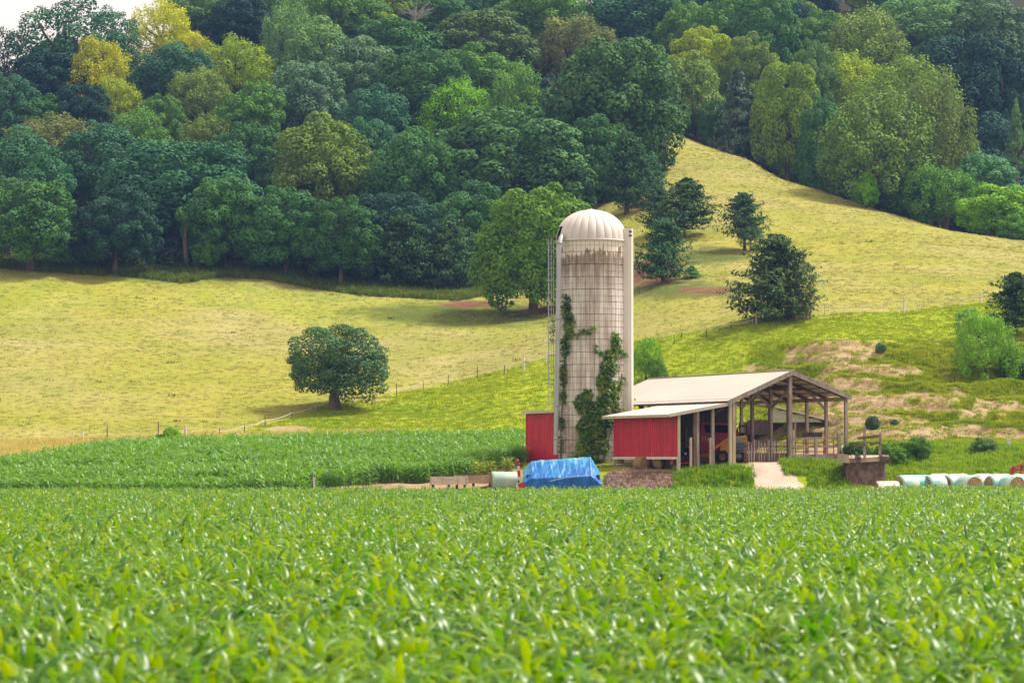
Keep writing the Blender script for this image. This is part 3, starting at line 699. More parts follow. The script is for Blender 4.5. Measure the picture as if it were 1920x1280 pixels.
# ------------------------------------------------------------------ maize
def corn_mat():
    t = NT('corn_leaf'); oi = t.n('ShaderNodeObjectInfo'); co = t.coord('World')
    n = t.noise(co, .9, 3); n2 = t.noise(co, 9, 2)
    f = t.math('ADD', t.math('MULTIPLY', n, .45), t.math('ADD', t.math('MULTIPLY', oi.outputs['Random'], .3), t.math('MULTIPLY', n2, .25)))
    col = t.ramp(f, [(.28, (.012, .09, .002)), (.44, (.062, .20, .001)), (.60, (.14, .29, .001)), (.78, (.28, .40, .002))])
    b = t.pbsdf(col, .36, .6)
    tr = t.n('ShaderNodeBsdfTranslucent'); tcol = t.ramp(f, [(.28, (.09, .34, .0)), (.75, (.48, .60, .0))]); t.l(tcol, tr.inputs[0])
    mx = t.n('ShaderNodeMixShader'); mx.inputs[0].default_value = .42
    t.l(b.outputs[0], mx.inputs[1]); t.l(tr.outputs[0], mx.inputs[2]); return t.done(mx)
M_CORN = corn_mat()
def corn2_mat(name, dk, lt, tl):
    t = NT(name); oi = t.n('ShaderNodeObjectInfo'); co = t.coord('World'); n = t.noise(co, .6, 3)
    f = t.math('ADD', t.math('MULTIPLY', n, .6), t.math('MULTIPLY', oi.outputs['Random'], .4)); col = t.ramp(f, [(.3, dk), (.7, lt)])
    b = t.pbsdf(col, .4, .5); tr = t.n('ShaderNodeBsdfTranslucent'); tr.inputs[0].default_value = (*tl, 1)
    mx = t.n('ShaderNodeMixShader'); mx.inputs[0].default_value = .3
    t.l(b.outputs[0], mx.inputs[1]); t.l(tr.outputs[0], mx.inputs[2]); return t.done(mx)
M_CORN2 = corn2_mat('tall_corn_leaf', (.055, .19, .008), (.16, .35, .012), (.26, .52, .005))
M_CORNY = corn2_mat('pale_corn_leaf', (.16, .24, .012), (.26, .33, .02), (.4, .5, .02))
def corn_mesh(name, seed, mat, h=1.0, nl=9, ll=(.45, .78), seg=6):
    r = random.Random(seed); b = MB()
    b.tube([(0, 0, -.05), (.01, 0, h * .5), (0, .01, h * .8)], [.016, .013, .006], 5, False)
    for k in range(nl):
        z = h * (.12 + .68 * k / (nl - 1)); a = (k % 2) * math.pi + r.uniform(-.55, .55) + seed; L = r.uniform(*ll) * (.75 + .25 * math.sin(math.pi * (k + 1) / (nl + 1)))
        e = r.uniform(.75, 1.25); cv = r.uniform(1.5, 2.7) * (.7 if k >= nl - 2 else 1); tw = r.uniform(-.6, .6); p = Vector((0, 0, z)); rows = []
        for s in range(seg + 1):
            t = s / seg; ee = e - cv * t ** 1.3
            d = Vector((math.cos(a) * math.cos(ee), math.sin(a) * math.cos(ee), math.sin(ee)))
            sd_ = Vector((-math.sin(a), math.cos(a), 0)); nn = d.cross(sd_); q = tw * t; sd2 = sd_ * math.cos(q) + nn * math.sin(q); n2 = d.cross(sd2)
            wd = .050 * (min(1, .45 + t * 2.2)) * (1 - max(0, t - .35) / .65) ** .75 + .001
            wav = .016 * math.sin(t * 14 + k) * (1 if t > .1 else 0)
            rows += [p + sd2 * wd - n2 * (.016 + wav), p, p - sd2 * wd - n2 * (.016 - wav)]
            a += r.uniform(-.12, .12); p = p + d * L / seg
        fs = []
        for s in range(seg):
            i = s * 3; fs += [(i, i + 1, i + 4, i + 3), (i + 1, i + 2, i + 5, i + 4)]
        b.add(rows, fs, True)
    return b.mesh(name, mat)
CORN = [corn_mesh('corn_plant_%d' % i, 30 + i, M_CORN, 1.05 + .05 * (i % 3), 8 + i % 3) for i in range(7)]
TALL = [corn_mesh('tall_corn_plant_%d' % i, 60 + i, M_CORN2, 1.25, 10, (.6, .95), 5) for i in range(5)]
PALE = [corn_mesh('pale_corn_plant_%d' % i, 80 + i, M_CORNY, 1.1, 10, (.6, .8), 5) for i in range(3)]
def corn_field():
    r = np.random.default_rng(9); pts = []
    th = R(7); c, s = math.cos(th), math.sin(th)
    a = np.arange(-85, 85, .19); bb = np.arange(4, 215, .76)
    A, B = np.meshgrid(a, bb); A = A + r.uniform(-.05, .05, A.shape); B = B + r.uniform(-.05, .05, B.shape)
    x = (A * c - B * s).ravel(); y = (A * s + B * c).ravel()
    ok = (y > 19.0) & (y < 186.2) & (np.abs(x) < .184 * y + 13.0) & (r.random(x.size) > .05)
    x, y = x[ok], y[ok]; o = np.argsort(y); x, y = x[o], y[o]; n = len(x)
    z = gz(x, y) + (vnoise(x / 3.1, y / 3.1, 77) - .5) * .10
    rot = np.stack([r.normal(0, .07, n), r.normal(0, .07, n), r.random(n) * 6.28], 1); sc = r.uniform(.80, 1.10, n) * (1 + .18 * (vnoise(x / 5, y / 5, 78) - .5)); ix = r.integers(0, 7, n)
    # the 300 that show largest: nearest ones whose top is inside the frame
    px, py = proj_np(x, y, z + 1.05); vis = np.where((py < 1275) & (px > 10) & (px < 1910))[0][:300]
    rest = np.ones(n, bool); rest[vis] = False
    print('corn', n)
    for i in vis:
        q = link('corn_plant', CORN[ix[i]], None, (x[i], y[i], z[i]), tuple(rot[i]), (sc[i],) * 3)
        tag(q, 'young green corn plant in the blurred front rows of the field nearest the viewer', 'corn plant', 'corn plants in the front rows')
    scatter('corn_crop', np.stack([x, y, z], 1)[rest], rot[rest], sc[rest], ix[rest], CORN, 'young bright green corn filling the flat field in front of the farm')
corn_field()
def tall_corn():
    r = np.random.default_rng(19)
    a = np.arange(-64, 6, .22); rows = []; y = 189.4; k = 0
    while y < 224.5: rows.append(y); k += 1; y += .76 if k not in (5, 15) else 3.0
    A, B = np.meshgrid(a, np.array(rows)); A = A + r.uniform(-.06, .06, A.shape); B = B + r.uniform(-.09, .09, B.shape) + .02 * A
    x, y = A.ravel(), B.ravel(); z = gz(x, y); px, py = proj_np(x, y, z)
    front = np.interp(px, [-500, 560, 600, 740, 860, 960, 985], [188, 188.5, 190, 193, 197, 203, 206])
    back = np.interp(px, *CBACK)
    ok = (px > -600) & (px < 984) & (y > front) & (y < back); x, y, z = x[ok], y[ok], z[ok]; n = len(x); print('tall corn', n)
    scatter('tall_corn_crop', np.stack([x, y, z], 1), np.stack([r.normal(0, .08, n), r.normal(0, .08, n), r.random(n) * 6.28], 1), r.uniform(.95, 1.28, n), r.integers(0, 5, n), TALL, 'taller darker green corn in the contour strip left of the silo')
    for px, py, s, lab in ((897, 897, 1.05, 'leftmost of three yellowish corn clumps in front of the tall corn'), (925, 893, 1.0, 'middle yellowish corn clump left of the red shed'), (950, 888, 1.15, 'yellowish corn clump nearest the red shed')):
        p = P(px, py, 197); p.z = float(gz(p.x, p.y)); t = thing('corn_clump', lab, 'corn plant', p)
        for j in range(5): link('corn_stalk', PALE[j % 3], t, (r.uniform(-.3, .3), r.uniform(-.25, .25), 0), (0, 0, j * 1.7), (s,) * 3)
tall_corn()
# ------------------------------------------------------------------ materials of the farm
M_RED = simple_mat('red_metal', (.64, .016, .046), (.44, .012, .030), 1.6, .42, .4, stretch=(1, 1, .3), bump=.002)
M_WHITEROOF = simple_mat('white_roof_metal', (.56, .50, .43), (.51, .45, .385), .6, .5, .4, stretch=(1, .2, 1), bump=.004)
M_TRIM = simple_mat('pale_lumber', (.62, .50, .38), (.46, .36, .27), 4, .85, .2, stretch=(1, 1, .25), bump=.006)
M_WEATH = simple_mat('weathered_wood', (.42, .34, .31), (.24, .185, .17), 5, .9, .15, stretch=(1, 1, .2), bump=.01)
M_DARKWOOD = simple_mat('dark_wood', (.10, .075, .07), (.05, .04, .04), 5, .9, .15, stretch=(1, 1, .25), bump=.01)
M_BROWNWOOD = simple_mat('brown_wood', (.24, .14, .10), (.12, .07, .05), 5, .9, .15, stretch=(1, 1, .25), bump=.01)
M_STEEL = simple_mat('galvanised_steel', (.50, .52, .54), (.36, .38, .40), 3, .45, .5, .55, bump=.003)
M_DKSTEEL = simple_mat('dark_steel', (.10, .10, .11), (.05, .05, .055), 3, .55, .4, .4, bump=.003)
M_CONC = simple_mat('concrete', (.52, .42, .32), (.36, .28, .21), 1.6, .9, .2, bump=.02)
M_CONCD = simple_mat('stained_concrete', (.30, .20, .17), (.12, .07, .065), 1.3, .9, .2, bump=.03)
M_HAY = simple_mat('hay', (.42, .29, .15), (.20, .125, .06), 9, .95, .1, bump=.04)
M_STRAW = simple_mat('old_straw', (.27, .185, .14), (.10, .065, .05), 5, .95, .1, bump=.05, stretch=(.5, 1, 1.4))
M_WHITEP = simple_mat('white_paint', (.74, .70, .64), (.55, .50, .45), 4, .7, .3, bump=.004)
M_BLACK = simple_mat('black_rubber', (.022, .022, .024), (.012, .012, .013), 8, .75, .3, bump=.01)
M_YELLOW = simple_mat('yellow_paint', (.72, .33, .02), (.52, .22, .015), 4, .5, .4, bump=.003)
M_MRED = simple_mat('machine_red', (.55, .018, .04), (.36, .014, .028), 3, .45, .4, bump=.003)
M_GREENB = simple_mat('pale_green_board', (.42, .45, .33), (.32, .35, .25), 3, .85, .2, stretch=(.3, 1, 1), bump=.006)
M_NEARBLACK = simple_mat('near_black', (.015, .013, .013), (.01, .01, .01), 3, .95, .05)
M_GREYP = simple_mat('grey_paint', (.30, .31, .33), (.20, .21, .23), 4, .5, .4, bump=.003)
M_PINK = simple_mat('red_pipe', (.52, .10, .09), (.36, .06, .05), 6, .6, .3, bump=.003)

# ------------------------------------------------------------------ silo
def silo_mat():
    t = NT('concrete_staves'); geo = t.n('ShaderNodeNewGeometry'); sp = t.n('ShaderNodeSeparateXYZ'); t.l(geo.outputs['Position'], sp.inputs[0]); z = sp.outputs[2]
    cv = t.coord('World', (2.6, 2.6, .16)); cf = t.coord('World', (5, 5, 0)); ca = t.coord('World', (1.6, 1.6, 1.6)); cj = t.coord('World', (4, 4, .5))
    streak = t.noise(cv, 1.0, 5, .65); fine = t.noise(cj, 1.6, 4, .6); per = t.noise(cf, 1.0, 2); blot = t.noise(ca, .5, 4, .6)
    base = t.ramp(fine, [(.3, (.57, .53, .49)), (.5, (.72, .68, .635)), (.7, (.78, .74, .70))])
    dirt = t.ramp(t.math('ADD', t.math('MULTIPLY', streak, .75), t.math('MULTIPLY', blot, .25)), [(.45, 0), (.60, .9)]); base = t.mix(dirt, base, (.38, .29, .235))
    # foot of the silo is mossy brown
    foot = t.math('MULTIPLY', t.math('SUBTRACT', 1.0, t.n('ShaderNodeClamp').outputs[0]), 1.0)
    fr = t.n('ShaderNodeMapRange'); t.l(z, fr.inputs[0]); t.set(fr, From_Min=9.0, From_Max=3.0); fm = t.math('MULTIPLY', fr.outputs[0], t.ramp(blot, [(.4, 0), (.62, .85)]))
    base = t.mix(fm, base, (.25, .165, .135))
    # brown unpainted courses below the rim, flaking white rim on top
    oi = t.n('ShaderNodeObjectInfo'); rnd = t.math('SUBTRACT', oi.outputs['Random'], .5)
    base = t.mix(t.math('MULTIPLY', oi.outputs['Random'], .28), base, (.45, .38, .33))
    zz = t.math('ADD', t.math('ADD', z, t.math('MULTIPLY', rnd, 1.0)), t.math('MULTIPLY', t.math('SUBTRACT', fine, .5), 4.0))
    b1 = t.n('ShaderNodeMapRange'); t.l(zz, b1.inputs[0]); t.set(b1, From_Min=15.6, From_Max=16.9)
    base = t.mix(t.math('MULTIPLY', b1.outputs[0], t.ramp(fine, [(.3, .95), (.7, .45)])), base, (.20, .135, .085))
    z2 = t.math('ADD', t.math('ADD', z, t.math('MULTIPLY', rnd, .8)), t.math('MULTIPLY', t.math('SUBTRACT', fine, .5), 2.2))
    b2 = t.n('ShaderNodeMapRange'); t.l(z2, b2.inputs[0]); t.set(b2, From_Min=17.72, From_Max=17.82)
    base = t.mix(b2.outputs[0], base, (.72, .65, .57))
    return t.done(t.pbsdf(base, .88, .2, 0, fine, .012, .5))
SX, SY = P(1109, 860, 205).x, 205.0
SZ = float(gz(SX, SY)) - .1; SR = 2.52; SH = 18.78 - SZ
def silo():
    M = silo_mat()
    t = thing('silo', 'tall cream concrete stave silo with white domed cap, stained and overgrown', 'silo', (SX, SY, SZ))
    nC, nR = 48, 18; h = SH / nR; da = 2 * math.pi / nC
    def stave(off):
        b = MB(); a0 = da / 2 * .955; g = .012; vs = []
        for zz, rr_ in ((g, SR - .035), (g + .02, SR), (h - g - .02, SR), (h - g, SR - .035)):
            for a, q in ((-a0, -.016), (-a0 * .88, 0), (0, .004), (a0 * .88, 0), (a0, -.016)):
                r_ = rr_ + q; vs.append((r_ * math.sin(a), -r_ * math.cos(a), zz))
        fs = [(i * 5 + j, i * 5 + j + 1, (i + 1) * 5 + j + 1, (i + 1) * 5 + j) for i in range(3) for j in range(4)]
        b.add(vs, fs); return b
    one = stave(0); me = one.mesh('stave', M); rest = MB(); half = 8
    for c in range(nC):
        ang = c * da; dc = (c + 24) % 48 - 24
        for r_ in range(nR):
            if -half <= dc < half: link('stave', me, t, (0, 0, r_ * h), (0, 0, ang))
            else:
                Mx = Matrix.Translation((0, 0, r_ * h)) @ Matrix.Rotation(ang, 4, 'Z'); rest.add([Mx @ Vector(v) for v in one.v], one.f)
    o = rest.build('staves', M, t); o['kind'] = 'stuff'
    b = MB(); b.lathe([(SR - .05, -.3), (SR - .05, SH - .02)], 48); b.lathe([(SR - .6, SH - .03), (SR - .05, SH - .03)], 48); b.build('wall_core', M_DARKWOOD, t)
    hb = MB(); hb.lathe([(SR + .004, -.012), (SR + .02, -.008), (SR + .02, .008), (SR + .004, .012)], 64)
    hm = hb.mesh('hoop', simple_mat('hoop_steel', (.50, .43, .38), (.30, .24, .21), 2, .8, .3, .2))
    for r_ in range(nR):
        link('hoop', hm, t, (0, 0, (r_ + .5) * h))
    # dome of sheet gores
    Md = simple_mat('dome_sheet', (.64, .59, .545), (.55, .50, .455), .9, .5, .4, stretch=(1, 1, .3), bump=.004)
    nG = 26; dg = 2 * math.pi / nG; RD = SR + .09; HD = 2.28
    def gore(e0, e1):
        b = MB(); vs = []; K = 9
        for k in range(K + 1):
            e = e0 + (e1 - e0) * k / K
            for a, q in ((-dg / 2 * .985, -.035), (-dg / 2 * .8, 0), (0, .012), (dg / 2 * .8, 0), (dg / 2 * .985, -.035)):
                r_ = RD * math.cos(e) ** .92 + q * math.cos(e); vs.append((r_ * math.sin(a), -r_ * math.cos(a), HD * math.sin(e) ** 1.0 + q * .5))
        fs = [(i * 5 + j, i * 5 + j + 1, (i + 1) * 5 + j + 1, (i + 1) * 5 + j) for i in range(K) for j in range(4)]
        b.add(vs, fs, True); return b
    gm = gore(0, math.pi / 2 * .955).mesh('dome_panel', Md); gs = gore(.46, math.pi / 2 * .955).mesh('dome_panel_short', Md)
    for k in range(nG):
        a = k * dg; deg = math.degrees(a)
        op = 262 < deg < 302
        link('dome_panel', gs if op else gm, t, (0, 0, SH), (0, 0, a))
    b = MB(); b.lathe([(RD * .90, .1), (RD * .80, 1.0), (RD * .55, 1.62), (.02, 2.05)], 32); q = b.build('dome_dark_inside', M_NEARBLACK, t, (0, 0, SH))  # near-black sheet: the unlit inside of the dome put into its colour
    b = MB(); b.lathe([(RD * .16, HD * .965), (RD * .13, HD * 1.0), (.05, HD * 1.03), (.01, HD * 1.035)], 24); b.build('dome_cap', Md, t, (0, 0, SH))
    b = MB(); b.lathe([(SR + .02, -.10), (RD + .025, -.09), (RD + .03, .02), (RD - .02, .04)], 52); b.build('dome_band', Md, t, (0, 0, SH))
    # unloading chute with vent slots
    b = MB(); poly = [(-.36, SR - .05), (-.36, SR + .30), (-.26, SR + .52), (0, SR + .60), (.26, SR + .52), (.36, SR + .30), (.36, SR - .05)]
    Mz = Matrix.Rotation(R(74), 4, 'Z')
    vs = []
    for zz in (0, SH + .86):
        for x, y in poly: vs.append(Mz @ Vector((x, -y, zz)))
    n = len(poly); b.add(vs, [tuple(range(n))[::-1], tuple(range(n, 2 * n))] + [(i, (i + 1) % n, (i + 1) % n + n, i + n) for i in range(n)])
    ch = b.build('chute', simple_mat('chute_white', (.74, .69, .63), (.66, .60, .54), .8, .6, .35, stretch=(1, 1, .15)), t)
    for k in (0, 1):
        b = MB(); p = Mz @ Vector((-.30, -(SR + .46), SH + .62 - k * .28)); b.box(p, (.22, .05, .12), Matrix.Rotation(R(74 - 68), 3, 'Z')); b.build('vent', M_DKSTEEL, ch)
    # blower pipe
    W_ = lambda px, py, D: P(px, py, D) - Vector((SX, SY, SZ))
    b = MB(); pts = [W_(1042, 852, 202.6), W_(1045, 660, 202.6), W_(1048.5, 470, 202.7), W_(1049.5, 455, 202.8), W_(1052, 446, 203.1), W_(1055, 441, 203.6), W_(1057, 439, 204.4)]
    b.tube(pts, .17, 12); pipe = b.build('fill_pipe', simple_mat('pipe_steel', (.44, .45, .46), (.34, .35, .36), 2, .5, .4, .3, stretch=(1, 1, .2)), t)
    for py in (455, 597, 760, 852 - 30):
        b = MB(); c = W_(1042 + (852 - py) * .0185, py, 202.6); b.lathe([(.175, -.05), (.20, -.05), (.20, .05), (.175, .05)], 14, Matrix.Translation(c)); b.beam(c, c + Vector((1.2, 1.1, 0)), .05, .05); b.build('pipe_bracket', M_STEEL, pipe)
    # caged ladder
    lad = MB(); zt, zb = W_(0, 446, 204.4).z, W_(0, 760, 204.4).z; xl, xr = W_(1029, 600, 204.4).x, W_(1038, 600, 204.4).x
    for x in (xl, xr): lad.beam((x, -.6, zb), (x, -.6, zt), .05, .05)
    for x, y in ((xl - .04, -1.0), ((xl + xr) / 2, -1.15), (xr, -1.0)): lad.beam((x, y, zb + 1.5), (x, y, zt), .035, .035)
    lo = lad.build('ladder', M_STEEL, t)
    rung = MB().beam((xl, -.6, 0), (xr, -.6, 0), .035, .035).mesh('rung', M_STEEL); k = 0; z_ = zb + .2
    while z_ < zt: link('rung', rung, lo, (0, 0, z_)); z_ += .42
    cg = MB(); cm = (xl + xr) / 2; cg.tube([(xl - .03, -.6, 0), (xl - .08, -.95, 0), (cm, -1.18, 0), (xr + .06, -.95, 0), (xr + .02, -.6, 0)], .03, 5); cg.beam((xr, -.55, 0), (xr + .75, -.2, 0), .035, .035); cgm = cg.mesh('cage_hoop', M_STEEL)
    z_ = zb + .05
    while z_ < zt + .05: link('cage_hoop', cgm, lo, (0, 0, z_)); z_ += .89
    b = MB(); 
    for s in (0, 1): b.beam((xl if s else xr, -1.1, zt - .1), (xr if s else xl, -1.1, zt - 1.5), .04, .04)
    b.box(((xl + xr) / 2, -.85, zt), (.62, .6, .05)); b.build('platform', M_DKSTEEL, lo)
silo()
def vine(name, label, patches, stems, n, seed, leaf=.20):
    r = np.random.default_rng(seed); t = thing(name, label, 'vine', (SX, SY, SZ))
    Cs = []; Ns = []; A = np.array([p[2] * p[3] * (p[4] if len(p) > 4 else 1) for p in patches]); ks = r.choice(len(patches), n, p=A / A.sum())
    for k in ks:
        cx, cy_, rx, ry = patches[k][:4]; aq = r.random() * 6.283; q = np.array([math.cos(aq), math.sin(aq)]) * (r.random() ** .6) * .98
        px, py = cx + q[0] * rx, cy_ + q[1] * ry; s = np.clip((px - 1109) / 26.1 / (SR + .05), -1.04, 1.04)
        a = math.asin(max(-1, min(1, s))); off = abs(r.normal()) * .16 + .05 + max(0, abs(s) - 1) * SR
        z = P(1109, py, 203).z - SZ
        if z < .1: continue
        d = np.array([math.sin(a), -math.cos(a), 0]); Cs.append(d * (SR + off) + np.array([0, 0, z])); Ns.append(d * .6 + np.array([0, 0, .55]) + r.normal(size=3) * .4)
    Cs = np.array(Cs); V, Fq = cards(Cs, unit(np.array(Ns)), leaf * r.uniform(.6, 1.4, len(Cs)), r, 1.3)
    link('foliage', np_mesh('foliage', V, Fq, M_VINE), t)
    b = MB()
    for st in stems:
        pts = []
        for px, py in st:
            s = max(-1, min(1, (px - 1109) / 26.1 / SR)); a = math.asin(s); pts.append((math.sin(a) * (SR + .05), -math.cos(a) * (SR + .05), P(1109, py, 203).z - SZ))
        b.tube(pts, .035, 5)
    b.build('stem', M_BARK, t)
M_VINE = leaf_mat('vine_leaves', lambda t: t.ramp(t.math('ADD', t.math('MULTIPLY', t.noise(t.coord('World'), .9, 3), .7), t.math('MULTIPLY', t.noise(t.coord('World'), 7, 2), .4)), [(.36, (.03, .08, .015)), (.52, (.08, .17, .018)), (.68, (.20, .27, .025))]), .3)
vine('climbing_vine', 'thick green vine climbing the middle and right of the silo', [(1152, 642, 10, 22, .9), (1142, 668, 12, 14, .9), (1160, 664, 9, 10, .7), (1140, 690, 16, 18), (1130, 716, 14, 20), (1148, 732, 15, 20), (1134, 752, 18, 18), (1156, 768, 10, 14, .7), (1166, 712, 6, 12, .6), (1100, 742, 12, 14, .9), (1088, 758, 12, 18, .9), (1110, 772, 18, 20), (1130, 790, 16, 20), (1096, 800, 16, 20), (1118, 818, 18, 20), (1092, 836, 12, 20, .9), (1108, 852, 16, 20), (1130, 838, 10, 14, .8), (1120, 872, 14, 12), (1186, 694, 6, 12, .8), (1183, 718, 7, 14, .8), (1176, 740, 6, 12, .7), (1182, 760, 5, 10, .6), (1116, 655, 5, 8, .4), (1124, 664, 4, 5, .4)],
     [[(1110, 880), (1108, 800), (1130, 740), (1146, 680), (1152, 630)], [(1100, 875), (1092, 780), (1098, 740)], [(1125, 880), (1150, 780), (1165, 700)], [(1135, 880), (1180, 760), (1186, 690)]], 3100, 5)
vine('climbing_vine', 'thin straggling vine beside the blower pipe on the left of the silo', [(1062, 575, 8, 26, .9), (1068, 610, 10, 24), (1060, 650, 8, 22), (1057, 700, 7, 26), (1056, 745, 6, 16), (1096, 622, 14, 6, .6), (1110, 618, 8, 5, .5), (1052, 793, 7, 14, .9), (1052, 835, 4, 26, .4), (1078, 855, 12, 10, .3), (1034, 620, 6, 30, .35), (1075, 630, 10, 6, .6)],
     [[(1052, 870), (1052, 800), (1056, 730), (1060, 650), (1066, 590), (1062, 550)], [(1066, 632), (1090, 622), (1115, 616)]], 1000, 6, .18)

# ------------------------------------------------------------------ barn
def corrugated(b, p0, d, L, z0, z1, pitch=.30, dep=.04, nrm=None):
    p0 = Vector(p0); d = Vector(d).normalized(); nrm = Vector(nrm or d.cross(Vector((0, 0, 1)))).normalized(); n = int(L / pitch); vs = []; k = 0
    for i in range(n):
        for f, o in ((0, 0), (.42, 0), (.55, dep), (.87, dep)):
            p = p0 + d * ((i + f) * L / n) + nrm * o; vs += [Vector((p.x, p.y, z0)), Vector((p.x, p.y, z1))]; k += 1
    p = p0 + d * L; vs += [Vector((p.x, p.y, z0)), Vector((p.x, p.y, z1))]; k += 1
    b.add(vs, [(2 * i, 2 * i + 2, 2 * i + 3, 2 * i + 1) for i in range(k - 1)]); return b
BP = P(1481, 694, 195); BZ = 3.0; BROT = math.atan2(.394, .919)
BM = Matrix.Translation((BP.x, BP.y, BZ)) @ Matrix.Rotation(BROT, 4, 'Z')
def bg_(x, y):        # ground height in barn coordinates
    p = BM @ Vector((x, y, 0)); return float(gz(p.x, p.y)) - BZ
def barn():
    t = thing('pole_barn', 'open pole barn with cream white gable roof and red lean-to wall', 'barn', (BP.x, BP.y, BZ), BROT)
    zr, xl, zl, xr, zr2, L = 6.17, -4.97, 4.05, 4.62, 4.50, 22.0
    sl = (zr - zl) / -xl; sr = (zr - zr2) / xr
    def slab(b, x0, z0, x1, z1, y0, y1, th):
        b.add([(x0, y0, z0), (x1, y0, z1), (x1, y1, z1), (x0, y1, z0), (x0, y0, z0 - th), (x1, y0, z1 - th), (x1, y1, z1 - th), (x0, y1, z0 - th)],
              [(0, 1, 2, 3), (7, 6, 5, 4), (0, 4, 5, 1), (1, 5, 6, 2), (2, 6, 7, 3), (3, 7, 4, 0)])
        n = int((y1 - y0) / .46)
        for i in range(1, n):      # raised roofing seams
            y = y0 + (y1 - y0) * i / n
            b.add([(x0, y - .02, z0), (x1, y - .02, z1), (x1, y + .02, z1), (x0, y + .02, z0), (x0, y, z0 + .022), (x1, y, z1 + .022)], [(0, 1, 5, 4), (2, 3, 4, 5)])
    b = MB(); slab(b, xl, zl, 0, zr, -.35, L, .05); b.build('roof_slope', M_WHITEROOF, t)
    b = MB(); slab(b, 0.0, zr, xr, zr2, -.35, L, .05); b.build('roof_slope', M_WHITEROOF, t)
    b = MB(); b.beam((0, -.35, zr + .02), (0, L, zr + .02), .25, .04); b.build('ridge_cap', M_WHITEROOF, t)
    for (x0, z0, x1, z1) in ((xl, zl, 0, zr), (0, zr, xr, zr2)):
        b = MB(); b.add([(x0, -.39, z0 - .34), (x1, -.39, z1 - .34), (x1, -.39, z1 - .0), (x0, -.39, z0 - .0), (x0, -.352, z0 - .34), (x1, -.352, z1 - .34), (x1, -.352, z1), (x0, -.352, z0)],
              [(0, 1, 2, 3), (4, 7, 6, 5), (0, 4, 5, 1), (3, 2, 6, 7), (0, 3, 7, 4), (1, 5, 6, 2)]); b.build('fascia_board', M_WEATH, t)
    # rafters and purlins under the sheets
    for i in range(9):
        y = i * 2.75
        for (x0, z0, x1, z1) in ((xl + .1, zl, 0, zr), (0, zr, xr - .1, zr2)):
            MB().beam((x0, y, z0 - .22), (x1, y, z1 - .22), .06, .24).build('rafter', M_BROWNWOOD, t)
    for k in range(1, 6):
        x = xl * k / 6; MB().beam((x, -.3, zr + x * sl - .08), (x, L - .1, zr + x * sl - .08), .09, .05).build('purlin', M_BROWNWOOD, t)
        x = xr * k / 6; MB().beam((x, -.3, zr - x * sr - .08), (x, L - .1, zr - x * sr - .08), .09, .05).build('purlin', M_BROWNWOOD, t)
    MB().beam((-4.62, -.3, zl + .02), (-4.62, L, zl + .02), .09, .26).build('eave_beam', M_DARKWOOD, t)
    MB().beam((4.38, -.3, zr2 - .26), (4.38, L, zr2 - .26), .09, .26).build('eave_beam', M_TRIM, t)
    def post(x, y, top, w=.22, m=M_WEATH): MB().beam((x, y, bg_(x, y) - .3), (x, y, top), w, w).build('post', m, t)
    for i in range(9):
        y = i * 2.75
        if i != 1: post(4.38, y, zr2 - .15 if i else zr2 - .2, .2, M_WEATH)
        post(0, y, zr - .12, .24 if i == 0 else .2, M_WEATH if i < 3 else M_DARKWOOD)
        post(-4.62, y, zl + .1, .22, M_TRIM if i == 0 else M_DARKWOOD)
    post(4.38, 2.75, zr2 - .15, .2, M_WEATH)
    post(-4.3, .1, zl + .05, .2, M_TRIM); post(-2.3, 2.75, 5.1, .18, M_WEATH); post(.28, .05, 2.1, .12, M_TRIM)
    # knee braces of the first bays
    for (x0, y0, z0, x1, y1, z1) in ((0, 2.7, 3.6, -1.7, 2.7, 5.0), (0, 2.7, 3.6, 0, 0.1, 4.9), (-2.3, 2.75, 3.7, -3.7, 2.75, 4.45), (-2.3, 2.75, 3.6, -.7, 2.75, 4.9), (0, 5.5, 4.2, 0, 2.8, 5.4), (4.38, 2.75, 3.5, 3.0, 2.75, 4.8), (-4.62, 2.75, 3.0, -4.62, .2, 3.9)):
        MB().beam((x0, y0, z0), (x1, y1, z1), .07, .18).build('brace', M_WEATH, t)
    MB().beam((-2.3, 2.7, 4.95), (2.4, 2.7, 4.95), .06, .2).build('collar_tie', M_BROWNWOOD, t)
    MB().beam((0, 0, 5.0), (0, 2.7, 5.0), .06, .2).build('collar_tie', M_BROWNWOOD, t)
    # dark boarded partition and back wall: single boards
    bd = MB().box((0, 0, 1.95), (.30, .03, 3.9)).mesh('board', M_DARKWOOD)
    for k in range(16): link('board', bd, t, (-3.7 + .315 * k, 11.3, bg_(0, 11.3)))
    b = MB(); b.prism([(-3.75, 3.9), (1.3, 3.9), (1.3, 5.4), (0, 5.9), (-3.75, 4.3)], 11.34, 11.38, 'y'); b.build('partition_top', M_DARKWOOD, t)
    # lean-to
    x0, z0, x1, z1 = -4.72, 3.92, -9.35, 3.10; LL = 10.5; ls = (z0 - z1) / (x0 - x1)
    b = MB(); slab(b, x1, z1, x0, z0, -.3, LL, .05); b.build('lean_to_roof', M_WHITEROOF, t)
    MB().beam((x1 + .03, -.28, z1 - .12), (x1 + .03, LL, z1 - .12), .04, .13).build('lean_to_fascia', M_TRIM, t)
    MB().beam((x1, -.33, z1 - .08), (x0, -.33, z0 - .08), .03, .22).build('lean_to_fascia', M_WHITEROOF, t)
    for i in range(5):
        y = .1 + i * 2.55; MB().beam((x1 + .1, y, z1 - .15), (x0, y, z0 - .15), .06, .16).build('lean_to_rafter', M_BROWNWOOD, t)
    xw, zb, zt = -8.5, .24, 3.06
    b = corrugated(MB(), (xw, 10.34, 0), (0, -1, 0), 10.34, zb, zt, .33, .05, (-1, 0, 0)); b.build('red_wall', M_RED, t)
    b = MB(); b.box((xw + .07, 5.17, (zb + zt) / 2), (.03, 10.3, zt - zb - .1)); b.build('wall_lining', M_DARKWOOD, t)
